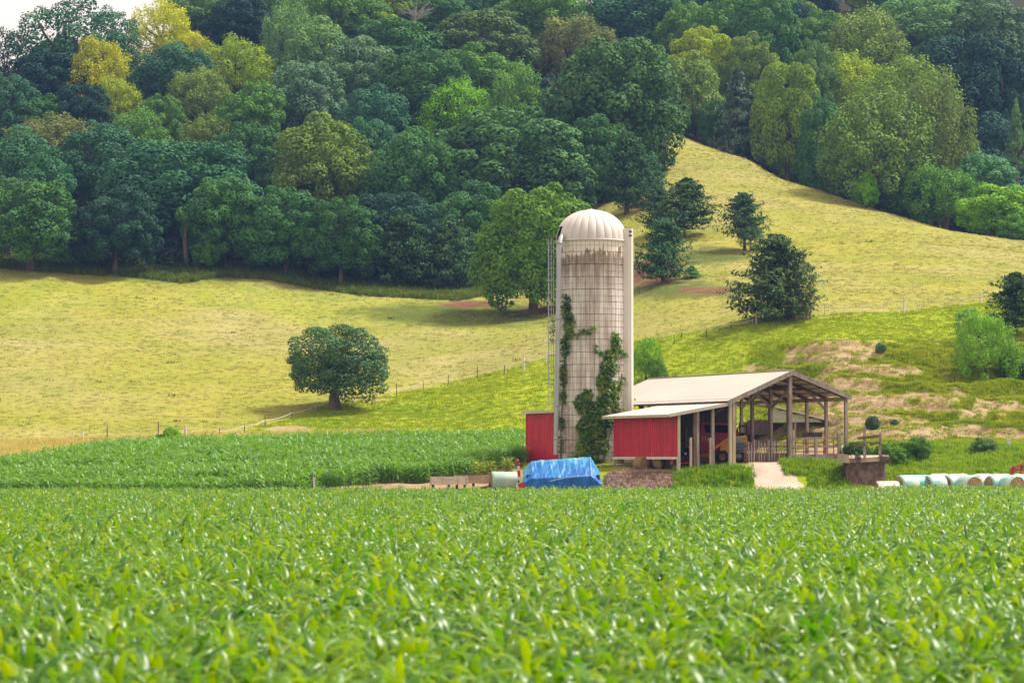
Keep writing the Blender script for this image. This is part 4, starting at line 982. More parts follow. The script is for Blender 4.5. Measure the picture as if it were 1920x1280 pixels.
    MB().beam((xw - .075, -.06, zb - .08), (xw - .075, 10.36, zb - .08), .05, .18).build('skirt_board', M_WHITEP, t)
    MB().beam((xw - .03, -.06, -.1), (xw - .03, -.06, zt + .02), .16, .10).build('corner_trim', M_TRIM, t)
    for y in (0.08, 5.0, 10.2): MB().beam((xw + .0, y, bg_(xw, y) - .8), (xw + .0, y, .14), .2, .2).build('wall_post', M_TRIM, t)
    for x, m in ((-5.9, M_WEATH), (-7.05, M_WEATH), (-7.28, M_BROWNWOOD)):
        MB().beam((x, .12, bg_(x, .1) - .3), (x, .12, z1 + (x - x1) * ls - .07), .2, .2).build('lean_to_post', m, t)
    for x in (-6.05, -7.55): MB().beam((x, .14, bg_(x, .1) - .3), (x, .14, 1.55 + x * 0), .16, .14).build('stub_post', M_TRIM, t)
    for y in (3.4, 6.8): MB().beam((-6.8, y, bg_(-6.8, y) - .3), (-6.8, y, 3.4), .2, .2).build('lean_to_post', M_DARKWOOD, t)
    b = MB(); 
    for k, (ya, yb_) in enumerate(((1.2, 3.6), (4.0, 8.8), (8.9, 13))): b.beam((xl - .06, ya, zl - .12 - .05 * k), (xl - .06, yb_, zl - .14 + .03 * k), .12, .10)
    b.build('gutter', M_DKSTEEL, t)
barn()
def shed_left():
    near = P(1049, 860, 204.1); d = Vector((-.394, .919, 0)).normalized(); Ls = 5.8; g = float(gz(near.x, near.y)) - .1
    t = thing('red_shed', 'small red corrugated shed with white roof edge left of the silo', 'shed', (near.x, near.y, g), math.atan2(d.y, d.x))
    zt = 6.5 - g
    b = corrugated(MB(), (0, 0, 0), (1, 0, 0), Ls, .05, zt, .27, .045, (0, 1, 0)); b.build('front_wall', M_RED, t)
    b = corrugated(MB(), (Ls, -3, 0), (0, 1, 0), 3, .05, zt, .27, .045, (1, 0, 0)); b.build('side_wall', M_RED, t)
    b = MB(); b.box((Ls / 2, -1.55, zt / 2), (Ls - .1, 2.9, zt - .1)); b.build('frame', M_DARKWOOD, t)
    b = MB(); b.box((Ls / 2, -1.3, zt + .05), (Ls + .5, 3.3, .07), Matrix.Rotation(-.012, 3, 'Y')); b.build('roof', M_WHITEROOF, t)
    b = MB(); b.box((Ls / 2, .3, zt - .035), (Ls + .4, .05, .10)); b.build('fascia', M_WHITEP, t)
    b = MB(); b.box((Ls + .02, .03, zt / 2), (.1, .1, zt - .1)); b.build('corner_trim', M_RED, t)
shed_left()
def shed_back():
    p = P(1499, 860, 219); g = float(gz(p.x, p.y)) - .15
    t = thing('open_shed', 'low pale green shed with white sloping roof seen through the pole barn', 'shed', (p.x, p.y, g), R(4))
    W2, zt0, zt1 = 2.15, P(1449, 759, 219).z - g, P(1550, 788, 219).z - g
    b = MB(); b.add([(-4.2, -.3, zt0 + .35), (-W2, -.3, zt0), (W2 + .35, -.3, zt1), (W2 + .35, 4, zt1), (-W2, 4, zt0), (-4.2, 4, zt0 + .35)] + [(-4.2, -.3, zt0 + .23), (-W2, -.3, zt0 - .12), (W2 + .35, -.3, zt1 - .12), (W2 + .35, 4, zt1 - .12), (-W2, 4, zt0 - .12), (-4.2, 4, zt0 + .23)],
        [(0, 1, 4, 5), (1, 2, 3, 4), (11, 10, 7, 6), (10, 9, 8, 7), (0, 6, 7, 1), (1, 7, 8, 2), (2, 8, 9, 3), (3, 9, 10, 4), (4, 10, 11, 5), (5, 11, 6, 0)]); b.build('roof', M_WHITEROOF, t)
    zb = P(1499, 791, 219).z - g
    def top(x): return zt0 + (x + W2) * (zt1 - zt0) / (2 * W2 + .35) - .14
    n = 4
    for k in range(n):
        za = zb + (top(-W2) - zb) * k / n; zc = zb + (top(-W2) - zb) * (k + 1) / n - .015
        xe = W2
        if zc > top(W2): xe = -W2 + (top(-W2) - zc) / (top(-W2) - top(W2)) * 2 * W2
        xe2 = min(W2, xe + .5) if xe < W2 else W2
        if xe < -W2 + .3: xe = -W2 + .3
        b = MB(); b.add([(-W2, 0, za), (xe2, 0, za), (xe, 0, zc), (-W2, 0, zc), (-W2, .04, za), (xe2, .04, za), (xe, .04, zc), (-W2, .04, zc)], [(0, 1, 2, 3), (7, 6, 5, 4), (0, 4, 5, 1), (1, 5, 6, 2), (2, 6, 7, 3), (3, 7, 4, 0)]); b.build('board', M_GREENB, t)
    for x in (-W2, -.3, W2 - .1): MB().beam((x, .12, -.2), (x, .12, zb + .1), .14, .14).build('post', M_WEATH, t)
    for x, y, sx, sy in ((0, 3.8, 2 * W2, .06), (W2, 1.9, .06, 3.8), (-4.1, 1.9, .06, 3.8), (-3.1, 3.8, 2, .06)):
        b = MB(); b.box((x, y, zb / 2), (sx, sy, zb)); b.build('wall', M_DARKWOOD, t)
    b = MB(); b.box((-3.1, 0, zb * .75), (1.9, .05, zb * .7)); b.build('wall', M_DARKWOOD, t)
shed_back()

# ------------------------------------------------------------------ fences round the barn yard
def bthing(name, label, cat, x, y, rz=0, dz=0):
    p = BM @ Vector((x, y, 0)); return thing(name, label, cat, (p.x, p.y, float(gz(p.x, p.y)) + dz), BROT + rz)
def pickets():
    t = bthing('picket_fence', 'grey picket fence of crooked slats across the barn front', 'fence', -3.3, .25)
    r = random.Random(4)
    for k in range(17):
        x = .05 + k * .195; h = r.uniform(1.38, 1.62); a = r.uniform(-.05, .05); MB().beam((x, 0, .02), (x + a, -.02, h), .085, .03, (0, 1, 0)).build('picket', M_WEATH if k % 4 else M_BROWNWOOD, t)
    for z in (.5, 1.15): MB().beam((-.1, .05, z), (3.35, .05, z), .05, .12).build('rail', M_BROWNWOOD, t)
    for k in range(4): MB().beam((-.1, .09, .10 + k * .17), (3.35, .09, .10 + k * .17), .03, .155).build('board', M_BROWNWOOD, t)
pickets()
def rails():
    t = bthing('rail_fence', 'weathered plank rail fence right of the barn centre post', 'fence', .25, -.1)
    for z, w_ in ((1.55, .13), (1.0, .15), (.25, .42)): MB().beam((0, 0, z), (3.45, .15, z + .06), .04, w_).build('rail', M_WEATH, t)
    for x, h in ((1.65, 1.62), (3.5, 1.95)): MB().beam((x, -.09, -.4), (x, -.09, h), .17 if x < 2 else .24, .16).build('post', M_WEATH, t)
    MB().beam((1.1, .8, 1.85), (2.65, .8, 1.85), .05, .34).build('plank', M_DARKWOOD, t)
    t = bthing('pipe_gate', 'red tubular livestock gate behind the plank rail fence', 'gate', .2, .75)
    for z in (.3, .62, .95, 1.22, 1.5): b = MB(); b.tube([(0, 0, z), (2.9, 0, z)], .032, 6); b.build('bar', M_PINK, t)
    for x in (0.05, .62, 1.25, 2.2, 2.85): b = MB(); b.tube([(x, -.04, .25), (x, -.04, 1.55)], .03, 6); b.build('upright', M_PINK, t)
    t = bthing('pipe_gate', 'arched red pipe gate end standing at the right barn post', 'gate', 2.9, .5)
    b = MB(); b.tube([(0, 0, .1), (0, 0, 1.25), (.12, 0, 1.5), (.4, 0, 1.6), (.68, 0, 1.5), (.8, 0, 1.25), (.8, 0, .1)], .035, 6); b.build('frame', M_PINK, t)
    for z in (.4, .8, 1.15): b = MB(); b.tube([(0, 0, z), (.8, 0, z)], .026, 6); b.build('bar', M_PINK, t)
rails()

# ------------------------------------------------------------------ machines in the barn
def wheel(par, name, c, r, w_, rim, axis='x', lugs=0):
    """tyre + rim, axle along axis"""
    M = Matrix.Rotation(math.pi / 2, 4, 'Y') if axis == 'x' else Matrix.Rotation(math.pi / 2, 4, 'X')
    b = MB(); b.lathe([(r * .58, -w_ / 2), (r * .9, -w_ / 2), (r, -w_ * .36), (r, w_ * .36), (r * .9, w_ / 2), (r * .58, w_ / 2)], 24, M)
    for k in range(lugs):
        a = k * 2 * math.pi / lugs
        for s in (-1, 1):
            aa = a + (.5 * 2 * math.pi / lugs if s > 0 else 0); p0 = Vector((r * 1.0 * math.cos(aa), r * 1.0 * math.sin(aa), 0)); p1 = Vector((r * math.cos(aa + .22), r * math.sin(aa + .22), s * w_ * .46)); b.beam(M @ p0, M @ p1, r * .07, r * .09)
    o = b.build(name, M_BLACK, par, c)
    b = MB(); b.lathe([(.01, w_ * .18), (r * .3, w_ * .2), (r * .5, w_ * .3), (r * .6, w_ * .46), (r * .6, -w_ * .46), (r * .5, -w_ * .3), (r * .3, -w_ * .2), (.01, -w_ * .18)], 20, M); b.build('rim', rim, o)
    return o
def tractor():
    t = bthing('tractor', 'old red tractor with big ribbed rear tyre inside the lean-to opening', 'tractor', -7.75, 1.4)
    wheel(t, 'rear_wheel', (.62, 0, .72), .74, .40, M_MRED, 'x', 14); wheel(t, 'rear_wheel', (-.45, 0, .72), .74, .40, M_MRED, 'x', 14)
    wheel(t, 'front_wheel', (.35, 2.1, .36), .36, .16, M_MRED, 'x'); wheel(t, 'front_wheel', (-.3, 2.1, .36), .36, .16, M_MRED, 'x')
    b = MB(); b.tube([(.02, -.2, .72), (.02, .9, .78)], .26, 10); b.beam((.02, .5, .7), (.02, 2.3, .75), .35, .4); b.build('chassis', M_DKSTEEL, t)
    b = MB(); b.prism([(.85, .95), (2.35, .95), (2.4, 1.3), (2.2, 1.42), (.85, 1.42)], -.22, .26, 'x'); b.build('hood', M_MRED, t)
    for x in (.62, -.45):
        b = MB(); pts = [(x, .84 * math.cos(a), .72 + .84 * math.sin(a)) for a in [R(10 + k * 16) for k in range(9)]]
        for p, q in zip(pts, pts[1:]): b.beam(p, q, .40, .03)
        b.build('fender', M_MRED, t)
    b = MB(); b.box((.05, .1, 1.12), (.5, .45, .08)); b.box((.05, -.15, 1.3), (.5, .07, .34)); b.build('seat', M_BLACK, t)
    b = MB(); b.tube([(.05, .85, 1.3), (.05, .6, 1.55)], .03, 6); b.lathe([(.17, -.015), (.2, 0), (.17, .015)], 16, Matrix.Translation((.05, .58, 1.57)) @ Matrix.Rotation(-.6, 4, 'X')); b.build('steering_wheel', M_BLACK, t)
    b = MB(); b.lathe([(.01, 0), (.09, 0), (.09, .05), (.01, .07)], 12, Matrix.Translation((.22, -.42, 1.02)) @ Matrix.Rotation(math.pi / 2, 4, 'X')); b.build('lamp', M_WHITEP, t)
    b = MB(); b.tube([(.3, -.3, .5), (.3, -.9, .38)], .04, 6); b.tube([(-.25, -.3, .5), (-.25, -.9, .38)], .04, 6); b.tube([(-.25, -.9, .38), (.3, -.9, .38)], .04, 6); b.build('hitch', M_PINK, t)
    b = MB(); b.tube([(.2, 1.6, 1.4), (.2, 1.6, 2.0)], .035, 6); b.build('exhaust', M_DKSTEEL, t)
tractor()
def baler():
    p = P(1333, 860, 200.5); t = thing('round_baler', 'dark red round baler with yellow stickers parked behind the lean-to posts', 'baler', (p.x, p.y, float(gz(p.x, p.y))), R(2))
    x = lambda px: (px - 1333) / F * 200.5
    z = lambda py: P(0, py, 200.5).z - float(gz(p.x, p.y))
    b = MB(); b.prism([(x(1311), z(847)), (x(1361), z(847)), (x(1379), z(838)), (x(1379), z(806)), (x(1370), z(795)), (x(1330), z(792)), (x(1313), z(793)), (x(1311), z(812))], -.9, .9, 'y'); b.build('body', M_MRED, t)
    b = MB(); b.prism([(x(1322), z(811)), (x(1368), z(811)), (x(1366), z(797)), (x(1317), z(796))], -.93, -.905, 'y'); b.build('dark_side_panel', M_NEARBLACK, t)  # flat near-black plate on the upper body side
    b = MB(); b.prism([(x(1287), z(845)), (x(1309), z(845)), (x(1309), z(793)), (x(1294), z(793)), (x(1287), z(800))], -.85, .85, 'y'); b.build('tailgate', M_DKSTEEL, t)
    for px_, w_, py_, m in ((1315, .10, 823, M_YELLOW), (1320.5, .10, 823, M_YELLOW)): b = MB(); b.box((x(px_), -.915, z(py_)), (w_, .015, .40)); b.build('sticker', m, t)
    b = MB(); b.box((x(1327), -.915, z(824)), (.22, .015, .16)); b.build('sticker', M_WHITEP, t)
    b = MB(); b.box((x(1320), -.915, z(812.5)), (.45, .015, .07)); b.build('sticker', M_PINK, t)
    b = MB(); b.lathe([(.01, -.75), (.26, -.75), (.26, .75), (.01, .75)], 16, Matrix.Translation((x(1323), -.6, z(855))) @ Matrix.Rotation(math.pi / 2, 4, 'Y')); b.build('pickup_roller', M_YELLOW, t)
    wheel(t, 'wheel', (x(1352), -.98, .42), .42, .28, M_WHITEP, 'y'); wheel(t, 'wheel', (x(1352), .98, .42), .42, .28, M_WHITEP, 'y')
    b = MB(); b.beam((x(1311), 0, z(850)), (x(1280), -.1, .45), .12, .12); b.build('drawbar', M_MRED, t)
baler()
def skid():
    p = P(1372, 860, 196.3); g = float(gz(p.x, p.y)); t = thing('skid_loader', 'yellow skid steer loader with grey rear grille beside the front corner post', 'loader', (p.x, p.y, g), R(-4))
    x = lambda px: (px - 1372) / F * 196.3
    z = lambda py: P(0, py, 196.3).z - g
    b = MB(); b.prism([(x(1348), .25), (x(1396), .30), (x(1401), .42), (x(1399), z(822)), (x(1388), z(819)), (x(1352), z(832))], -.62, .62, 'y'); b.build('body', M_YELLOW, t)
    # rear door: grey housing with dark grille, turned to the viewer
    b = MB(); b.prism([(x(1374), .34), (x(1398), .36), (x(1397), z(826)), (x(1393), z(821)), (x(1378), z(821)), (x(1374), z(825))], -.80, -.625, 'y'); b.build('engine_door', M_GREYP, t)
    b = MB(); b.box((x(1387), -.815, z(839)), (.60, .03, .72)); gr = b.build('grille', M_DKSTEEL, t)
    for k in range(7): b = MB(); b.box((x(1387), -.838, z(839) - .30 + k * .1), (.56, .02, .035)); b.build('slat', M_GREYP, gr)
    b = MB(); b.box((x(1387), -.72, .30), (.92, .2, .10)); b.build('bumper', M_BROWNWOOD, t)
    for y in (-.78, .78):
        wheel(t, 'wheel', (x(1355), y, .40), .42, .26, M_BROWNWOOD, 'y', 10); wheel(t, 'wheel', (x(1385), y * .92, .40), .42, .24, M_BROWNWOOD, 'y', 10)
        b = MB(); b.beam((x(1399), y * 1.0, z(818)), (x(1365), y * 1.0, z(822)), .12, .16); b.beam((x(1366), y, z(822)), (x(1338), y, z(841)), .12, .15); b.build('lift_arm', M_YELLOW, t)
    b = MB(); b.box((x(1399), -.45, z(832)), (.16, .3, 1.0)); b.build('arm_tower', M_YELLOW, t)
    b = MB()
    for y in (-.5, .5): b.tube([(x(1383), y, z(822)), (x(1383), y, z(803)), (x(1386), y, z(799)), (x(1397), y, z(798)), (x(1400), y, z(802)), (x(1400), y, z(820))], .045, 6)
    b.tube([(x(1386), -.5, z(799)), (x(1386), .5, z(799))], .04, 6); b.tube([(x(1397), -.5, z(798)), (x(1397), .5, z(798))], .04, 6); b.tube([(x(1383), -.5, z(812)), (x(1400), -.5, z(812))], .035, 6); b.build('roll_cage', M_BLACK, t)
    b = MB(); b.box((x(1390), 0, z(815)), (.4, .5, .3)); b.build('seat', M_BLACK, t)
    b = MB(); b.prism([(x(1340), .12), (x(1326), .1), (x(1330), .55), (x(1340), .6)], -.8, .8, 'y'); b.build('bucket', M_DKSTEEL, t)
skid()

# ------------------------------------------------------------------ yard things
def ramp():
    n = 14; vs = []; fs = []
    for i in range(n + 1):
        f = i / n; D = 194.3 - f * 7.4
        l = np.interp(f, [0, .15, .6, 1], [1396, 1400, 1412, 1418]); r_ = np.interp(f, [0, .15, .6, 1], [1484, 1478, 1504, 1528])
        for k in range(9):
            px = l + (r_ - l) * k / 8 + 2.5 * math.sin(i * 1.7 + k * 40); x = (px - 960) / F * D; vs.append((x, D, max(float(gz(x, D)), 0) + .05 - .06 * (k in (0, 8))))
    for i in range(n):
        for k in range(8): a = i * 9 + k; fs.append((a, a + 1, a + 10, a + 9))
    b = MB(); b.add(vs, fs, True); o = b.build('ramp', simple_mat('ramp_concrete', (.52, .43, .34), (.40, .315, .24), .7, .95, .1, bump=.03, lo=.3, hi=.6)); o['kind'] = 'structure'
ramp()
def hay_bale(name, label, c, r, L, ax, wrap=None, group=None, stripes=0, faded=None):
    """round bale lying with its axis along angle ax (from +X)"""
    t = thing(name, label, 'hay bale', c, ax, group); rg = random.Random(int(c[0] * 97 + c[1] * 13))
    M = Matrix.Translation((0, 0, r * .93)) @ Matrix.Rotation(math.pi / 2, 4, 'Y')
    n = 28; prof = [(r * .86, -L / 2), (r * .97, -L / 2 + .05), (r, -L / 2 + .15), (r * .985, 0), (r, L / 2 - .15), (r * .97, L / 2 - .05), (r * .86, L / 2)]
    b = MB(); b.lathe(prof, n, M); b.v = [(v[0] + rg.uniform(-.012, .012), v[1] + rg.uniform(-.02, .02), v[2] + rg.uniform(-.02, .02)) for v in b.v]; b.build('wrap' if wrap else 'body', wrap or M_HAY, t)
    for s in (-1, 1):
        b = MB(); b.lathe([(.01, s * (L / 2 + .05)), (r * .3, s * (L / 2 + .035)), (r * .6, s * (L / 2 + .01)), (r * .87, s * (L / 2 - .02))], n, M); b.build('end_face', M_HAY, t)
    return t
def wrap_mat(name, c, c2):
    t = NT(name); co = t.coord('Object', (1, .25, .25)); f = t.noise(co, 2.2, 4, .6); f2 = t.noise(t.coord('Object'), 1.3, 3)
    col = t.mix(t.ramp(f, [(.42, 0), (.58, 1)]), c, c2); return t.done(t.pbsdf(col, .4, .5, 0, f2, .03))
M_TEAL = wrap_mat('teal_wrap', (.26, .50, .44), (.52, .64, .56)); M_WHITEW = wrap_mat('white_wrap', (.70, .64, .54), (.60, .52, .40)); M_TEALB = wrap_mat('bright_teal_wrap', (.10, .46, .42), (.42, .64, .58))
def gp(px, D, dz=0): x = (px - 960) / F * D; return (x, D, float(gz(x, D)) + dz)
hay_bale('hay_bale', 'teal wrapped round bale with open hay end beside the feed bunks', gp(945, 190.5, -.15), .62, 1.75, R(12), wrap_mat('pale_teal_wrap', (.30, .46, .38), (.46, .56, .46)))
for px, D, r, lab in ((1203, 194.5, .42, 'leftmost small round hay bale under the red wall'), (1221, 195.5, .40, 'middle round hay bale in shadow under the red wall'), (1243, 193.6, .52, 'largest round hay bale under the right end of the red wall')):
    hay_bale('hay_bale', lab, gp(px, D + 2.0, -.05), r * 1.15, 1.0, R(-60))
RB = [(1700, 188.6, 'M', 'leftmost teal wrapped bale of the row at the field edge'), (1727, 189.2, 'B', 'second wrapped bale from the left, bright teal band'), (1752, 188.9, 'M', 'third wrapped bale from the left, pale teal'), (1786, 189.5, 'T', 'fourth wrapped bale, just left of the first open hay end'),
      (1816, 188.2, 'H', 'bale showing a round hay end to the viewer, left of two'), (1842, 190.2, 'W', 'white wrapped bale between the two open hay ends'), (1868, 189.0, 'M', 'pale teal bale left of the rightmost hay end'), (1896, 188.2, 'H', 'bale showing a round hay end at the right picture edge'), (1795, 191.0, 'W', 'white wrapped bale behind the fourth bale'), (1915, 190.5, 'W', 'white wrapped bale behind the rightmost hay end'), (1760, 191.2, 'W', 'white bale top behind the pale teal bales'), (1875, 191.3, 'W', 'white bale top behind the right pale teal bale')]
for px, D, k, lab in RB:
    m = {'M': M_TEAL, 'B': M_TEALB, 'T': M_TEAL, 'W': M_WHITEW, 'H': M_TEAL}[k]; r = .74
    x = (px - 960) / F * D
    hay_bale('wrapped_bale', lab, (x, D, 2.04 - 1.93 * r + (.08 if D > 190 else 0)), r, 1.25, R(-62) if k == 'H' else R(20 if k in 'MB' else 28), m, 'wrapped bales at the right field edge')
hay_bale('wrapped_bale', 'single cream white bale sunk in the corn left of the bale row', ((1663 - 960) / F * 188, 188, .45), .62, 1.5, R(8), M_WHITEW)
def bunk(label, pxa, pxb, D, top, mat, n_board, dark):
    a = Vector(((pxa - 960) / F * D, D, 0)); L = (pxb - pxa) / F * D; zt = P(0, top, D).z; g = float(gz(a.x + L / 2, D)); t = thing('feed_bunk', label, 'feed bunk', (a.x, D, g))
    h = .55; z0 = zt - g - h
    for k in range(n_board):
        b = MB(); b.box((L / 2, 0, z0 + h * (k + .5) / n_board), (L, .05, h / n_board - .012)); b.build('board', mat, t)
        b = MB(); b.box((L / 2, .95, z0 + h * (k + .5) / n_board), (L, .05, h / n_board - .012)); b.build('board', mat, t)
    for x in (.04, L - .04): b = MB(); b.box((x, .475, z0 + h / 2), (.05, .9, h - .02)); b.build('end_board', mat, t)
    for x in (.06, L * .33, L * .74, L - .1): b = MB(); b.box((x, -.04, z0 + h / 2), (.09, .035, h + .03)); b.build('cleat', M_TRIM, t)
    b = MB(); b.box((L / 2, .48, z0 + .1), (L - .1, .88, .05)); b.build('floor', M_DARKWOOD, t)
    for x in (.2, L / 2, L - .2): b = MB(); b.box((x, .45, z0 / 2 - .1), (.16, .8, max(z0, .1) + .2)); b.build('skid', M_DARKWOOD, t)
bunk('pale plank feed bunk nearest the left end', 806, 877, 188.6, 893, simple_mat('bleached_planks', (.74, .62, .53), (.54, .43, .36), 3, .9, .15, stretch=(.2, 1, 1.5), bump=.01), 3, 0)
bunk('browner feed bunk behind the pale one, next to the teal bale', 851, 924, 190.6, 890.5, simple_mat('brown_planks', (.50, .36, .26), (.30, .20, .14), 3, .9, .15, stretch=(.2, 1, 1.5), bump=.01), 3, 0)
def marker():
    D = 187.9; p = gp(973, D); t = thing('hazard_marker', 'leaning red and white striped marker board at the left end of the blue tarp', 'marker', p)
    q = lambda px, py: P(px, py, D) - Vector(p)
    pts = [(980, 915), (976, 905), (973, 893), (973, 882), (972, 873), (970, 866)]; wd = [.42, .30, .2, .17, .15]
    for k, ((a, b_), w_) in enumerate(zip(zip(pts, pts[1:]), wd)):
        MB().beam(q(*a), q(*b_), w_, .05, (0, 1, 0)).build('stripe', M_WHITEP if k % 2 else M_RED, t)
    b = MB(); c = q(970, 864); b.lathe([(.01, -.12), (.09, -.09), (.12, 0), (.08, .1), (.01, .13)], 12, Matrix.Translation(c)); b.build('knob', M_MRED, t)
    MB().beam(q(968, 915), q(973, 900), .14, .05, (0, 1, 0)).build('leg', M_WHITEP, t)
marker()
def tarp():
    D0 = 188.2; x0, x1 = (976 - 960) / F * D0, (1136 - 960) / F * D0; L = x1 - x0; zb = .55; g = zb
    t = thing('tarp_covered_wagon', 'wagon load under a crumpled bright blue tarp in front of the silo', 'tarp', (x0, D0, zb))
    nu, nv = 170, 64; us = np.linspace(0, 1, nu); vs_ = np.linspace(0, 1, nv); U, V = np.meshgrid(us, vs_, indexing='ij')
    zs = lambda py: P(0, py, D0 + .6).z - zb
    # cross profile, front hem -> shoulder -> ridge -> back
    prof_s = [0, .28, .36, .62, .72, 1]; py_ = [-.05, -.0, .28, 1.45, 1.75, 1.9]; pz = [0, .52, .60, 1.0, .96, 0]
    y = np.interp(V, prof_s, py_); zf = np.interp(V, prof_s, pz)
    ridge = np.interp(U, [0, .018, .12, .5, .83, .975, 1], [0, zs(880), zs(863.5), zs(859.5), zs(855.5), zs(884), 0])
    z = zf * ridge; x = U * L
    # the ends draw in towards the ridge
    inset = np.interp(zf, [0, 1], [0, 1]); x = x + inset * np.interp(U, [0, .12, .5, .84, 1], [.12, .06, 0, -.04, -.28])
    w1 = fbm(x * 3.2 + V * 1.5, V * 1.2 + 3, 1.0, 4, 91); w2 = fbm(x * 9 + z * 2, V * 2, 1.0, 3, 95)
    cr = np.abs(fbm(x * 2.2 - z * 1.1, z * .9 + 9, .9, 3, 98)) * 2
    hang = np.clip(1 - V / .34, 0, 1)
    y = y - (w1 * .42 + w2 * .10) * (.10 + hang * 1.1) + cr * .10 * (.4 + hang)
    z = z + (w1 * .10 + w2 * .03 - cr * .05) * np.clip(zf * 1.4, 0, 1)
    Vv = np.stack([x.ravel(), y.ravel(), z.ravel()], 1); i, j = np.meshgrid(np.arange(nu - 1), np.arange(nv - 1), indexing='ij'); a = (i * nv + j).ravel(); Fq = np.stack([a, a + nv, a + nv + 1, a + 1], 1)
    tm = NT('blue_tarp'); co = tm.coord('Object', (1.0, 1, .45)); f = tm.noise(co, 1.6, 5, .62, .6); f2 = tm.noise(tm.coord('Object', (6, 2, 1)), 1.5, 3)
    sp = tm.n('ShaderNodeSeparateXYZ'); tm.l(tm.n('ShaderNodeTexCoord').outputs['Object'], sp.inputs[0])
    fade_sheen = tm.math('ADD', f, tm.math('MULTIPLY', sp.outputs[1], .20))  # random fading, plus a sky sheen painted paler over the top
    col = tm.ramp(fade_sheen, [(.50, (.006, .11, .40)), (.66, (.015, .18, .48)), (.80, (.07, .32, .55)), (.95, (.25, .48, .60))])
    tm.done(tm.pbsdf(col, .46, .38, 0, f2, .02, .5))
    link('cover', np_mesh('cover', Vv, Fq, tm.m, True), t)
    b = MB(); b.box((L / 2, .95, zs(890) * .5), (L * .86, 1.1, zs(890))); b.build('load', M_DARKWOOD, t)
    Mr = simple_mat('tarp_cord', (.55, .62, .66), (.4, .46, .5), 4, .7)
    b = MB(); b.tube([(L * .34, -.16, .30 + zs(888) * .5), (L * .55, -.18, zs(888) * .86), (L * .86, -.16, zs(885) * .9)], .02, 5); b.build('cord', Mr, t)
tarp()
def heap():
    D = 190.0; cx = (1205 - 960) / F * D; t = thing('straw_heap', 'heap of rotting brown straw on the bank below the red wall', 'straw heap', (cx, D, float(gz(cx, D))))
    nu, nv = 90, 40; U, V = np.meshgrid(np.linspace(-1, 1, nu), np.linspace(-1, 1, nv), indexing='ij'); x = U * 2.75; y = V * 2.6 + .6
    q = np.clip(1 - (U ** 4 + V ** 2), 0, 1); wz = gz(cx + x, D + y) - float(gz(cx, D))
    z = wz - .12 + q ** .6 * (.42 + fbm(x + 20, y + 40, .9, 4, 110) * .8 + fbm(x * 1.0 + 7, y + 90, .22, 2, 115) * .35)
    i, j = np.meshgrid(np.arange(nu - 1), np.arange(nv - 1), indexing='ij'); a = (i * nv + j).ravel(); Fq = np.stack([a, a + nv, a + nv + 1, a + 1], 1)
    link('heap', np_mesh('heap', np.stack([x.ravel(), y.ravel(), z.ravel()], 1), Fq, M_STRAW, False), t)
    r = np.random.default_rng(8); n = 2600; ii = r.integers(0, nu * nv, n); C = np.stack([x.ravel()[ii], y.ravel()[ii], z.ravel()[ii] + .03], 1) + r.normal(0, .05, (n, 3)); C = C[q.ravel()[ii] > .02]
    Vc, Fc = cards(C, unit(r.normal(size=(len(C), 3)) + np.array([0, -.4, .8])), r.uniform(.025, .05, len(C)), r, 9, .8); o = link('loose_straw', np_mesh('loose_straw', Vc, Fc, simple_mat('loose_straw', (.42, .30, .20), (.20, .13, .09), 2, .9)), t); o['kind'] = 'stuff'
heap()
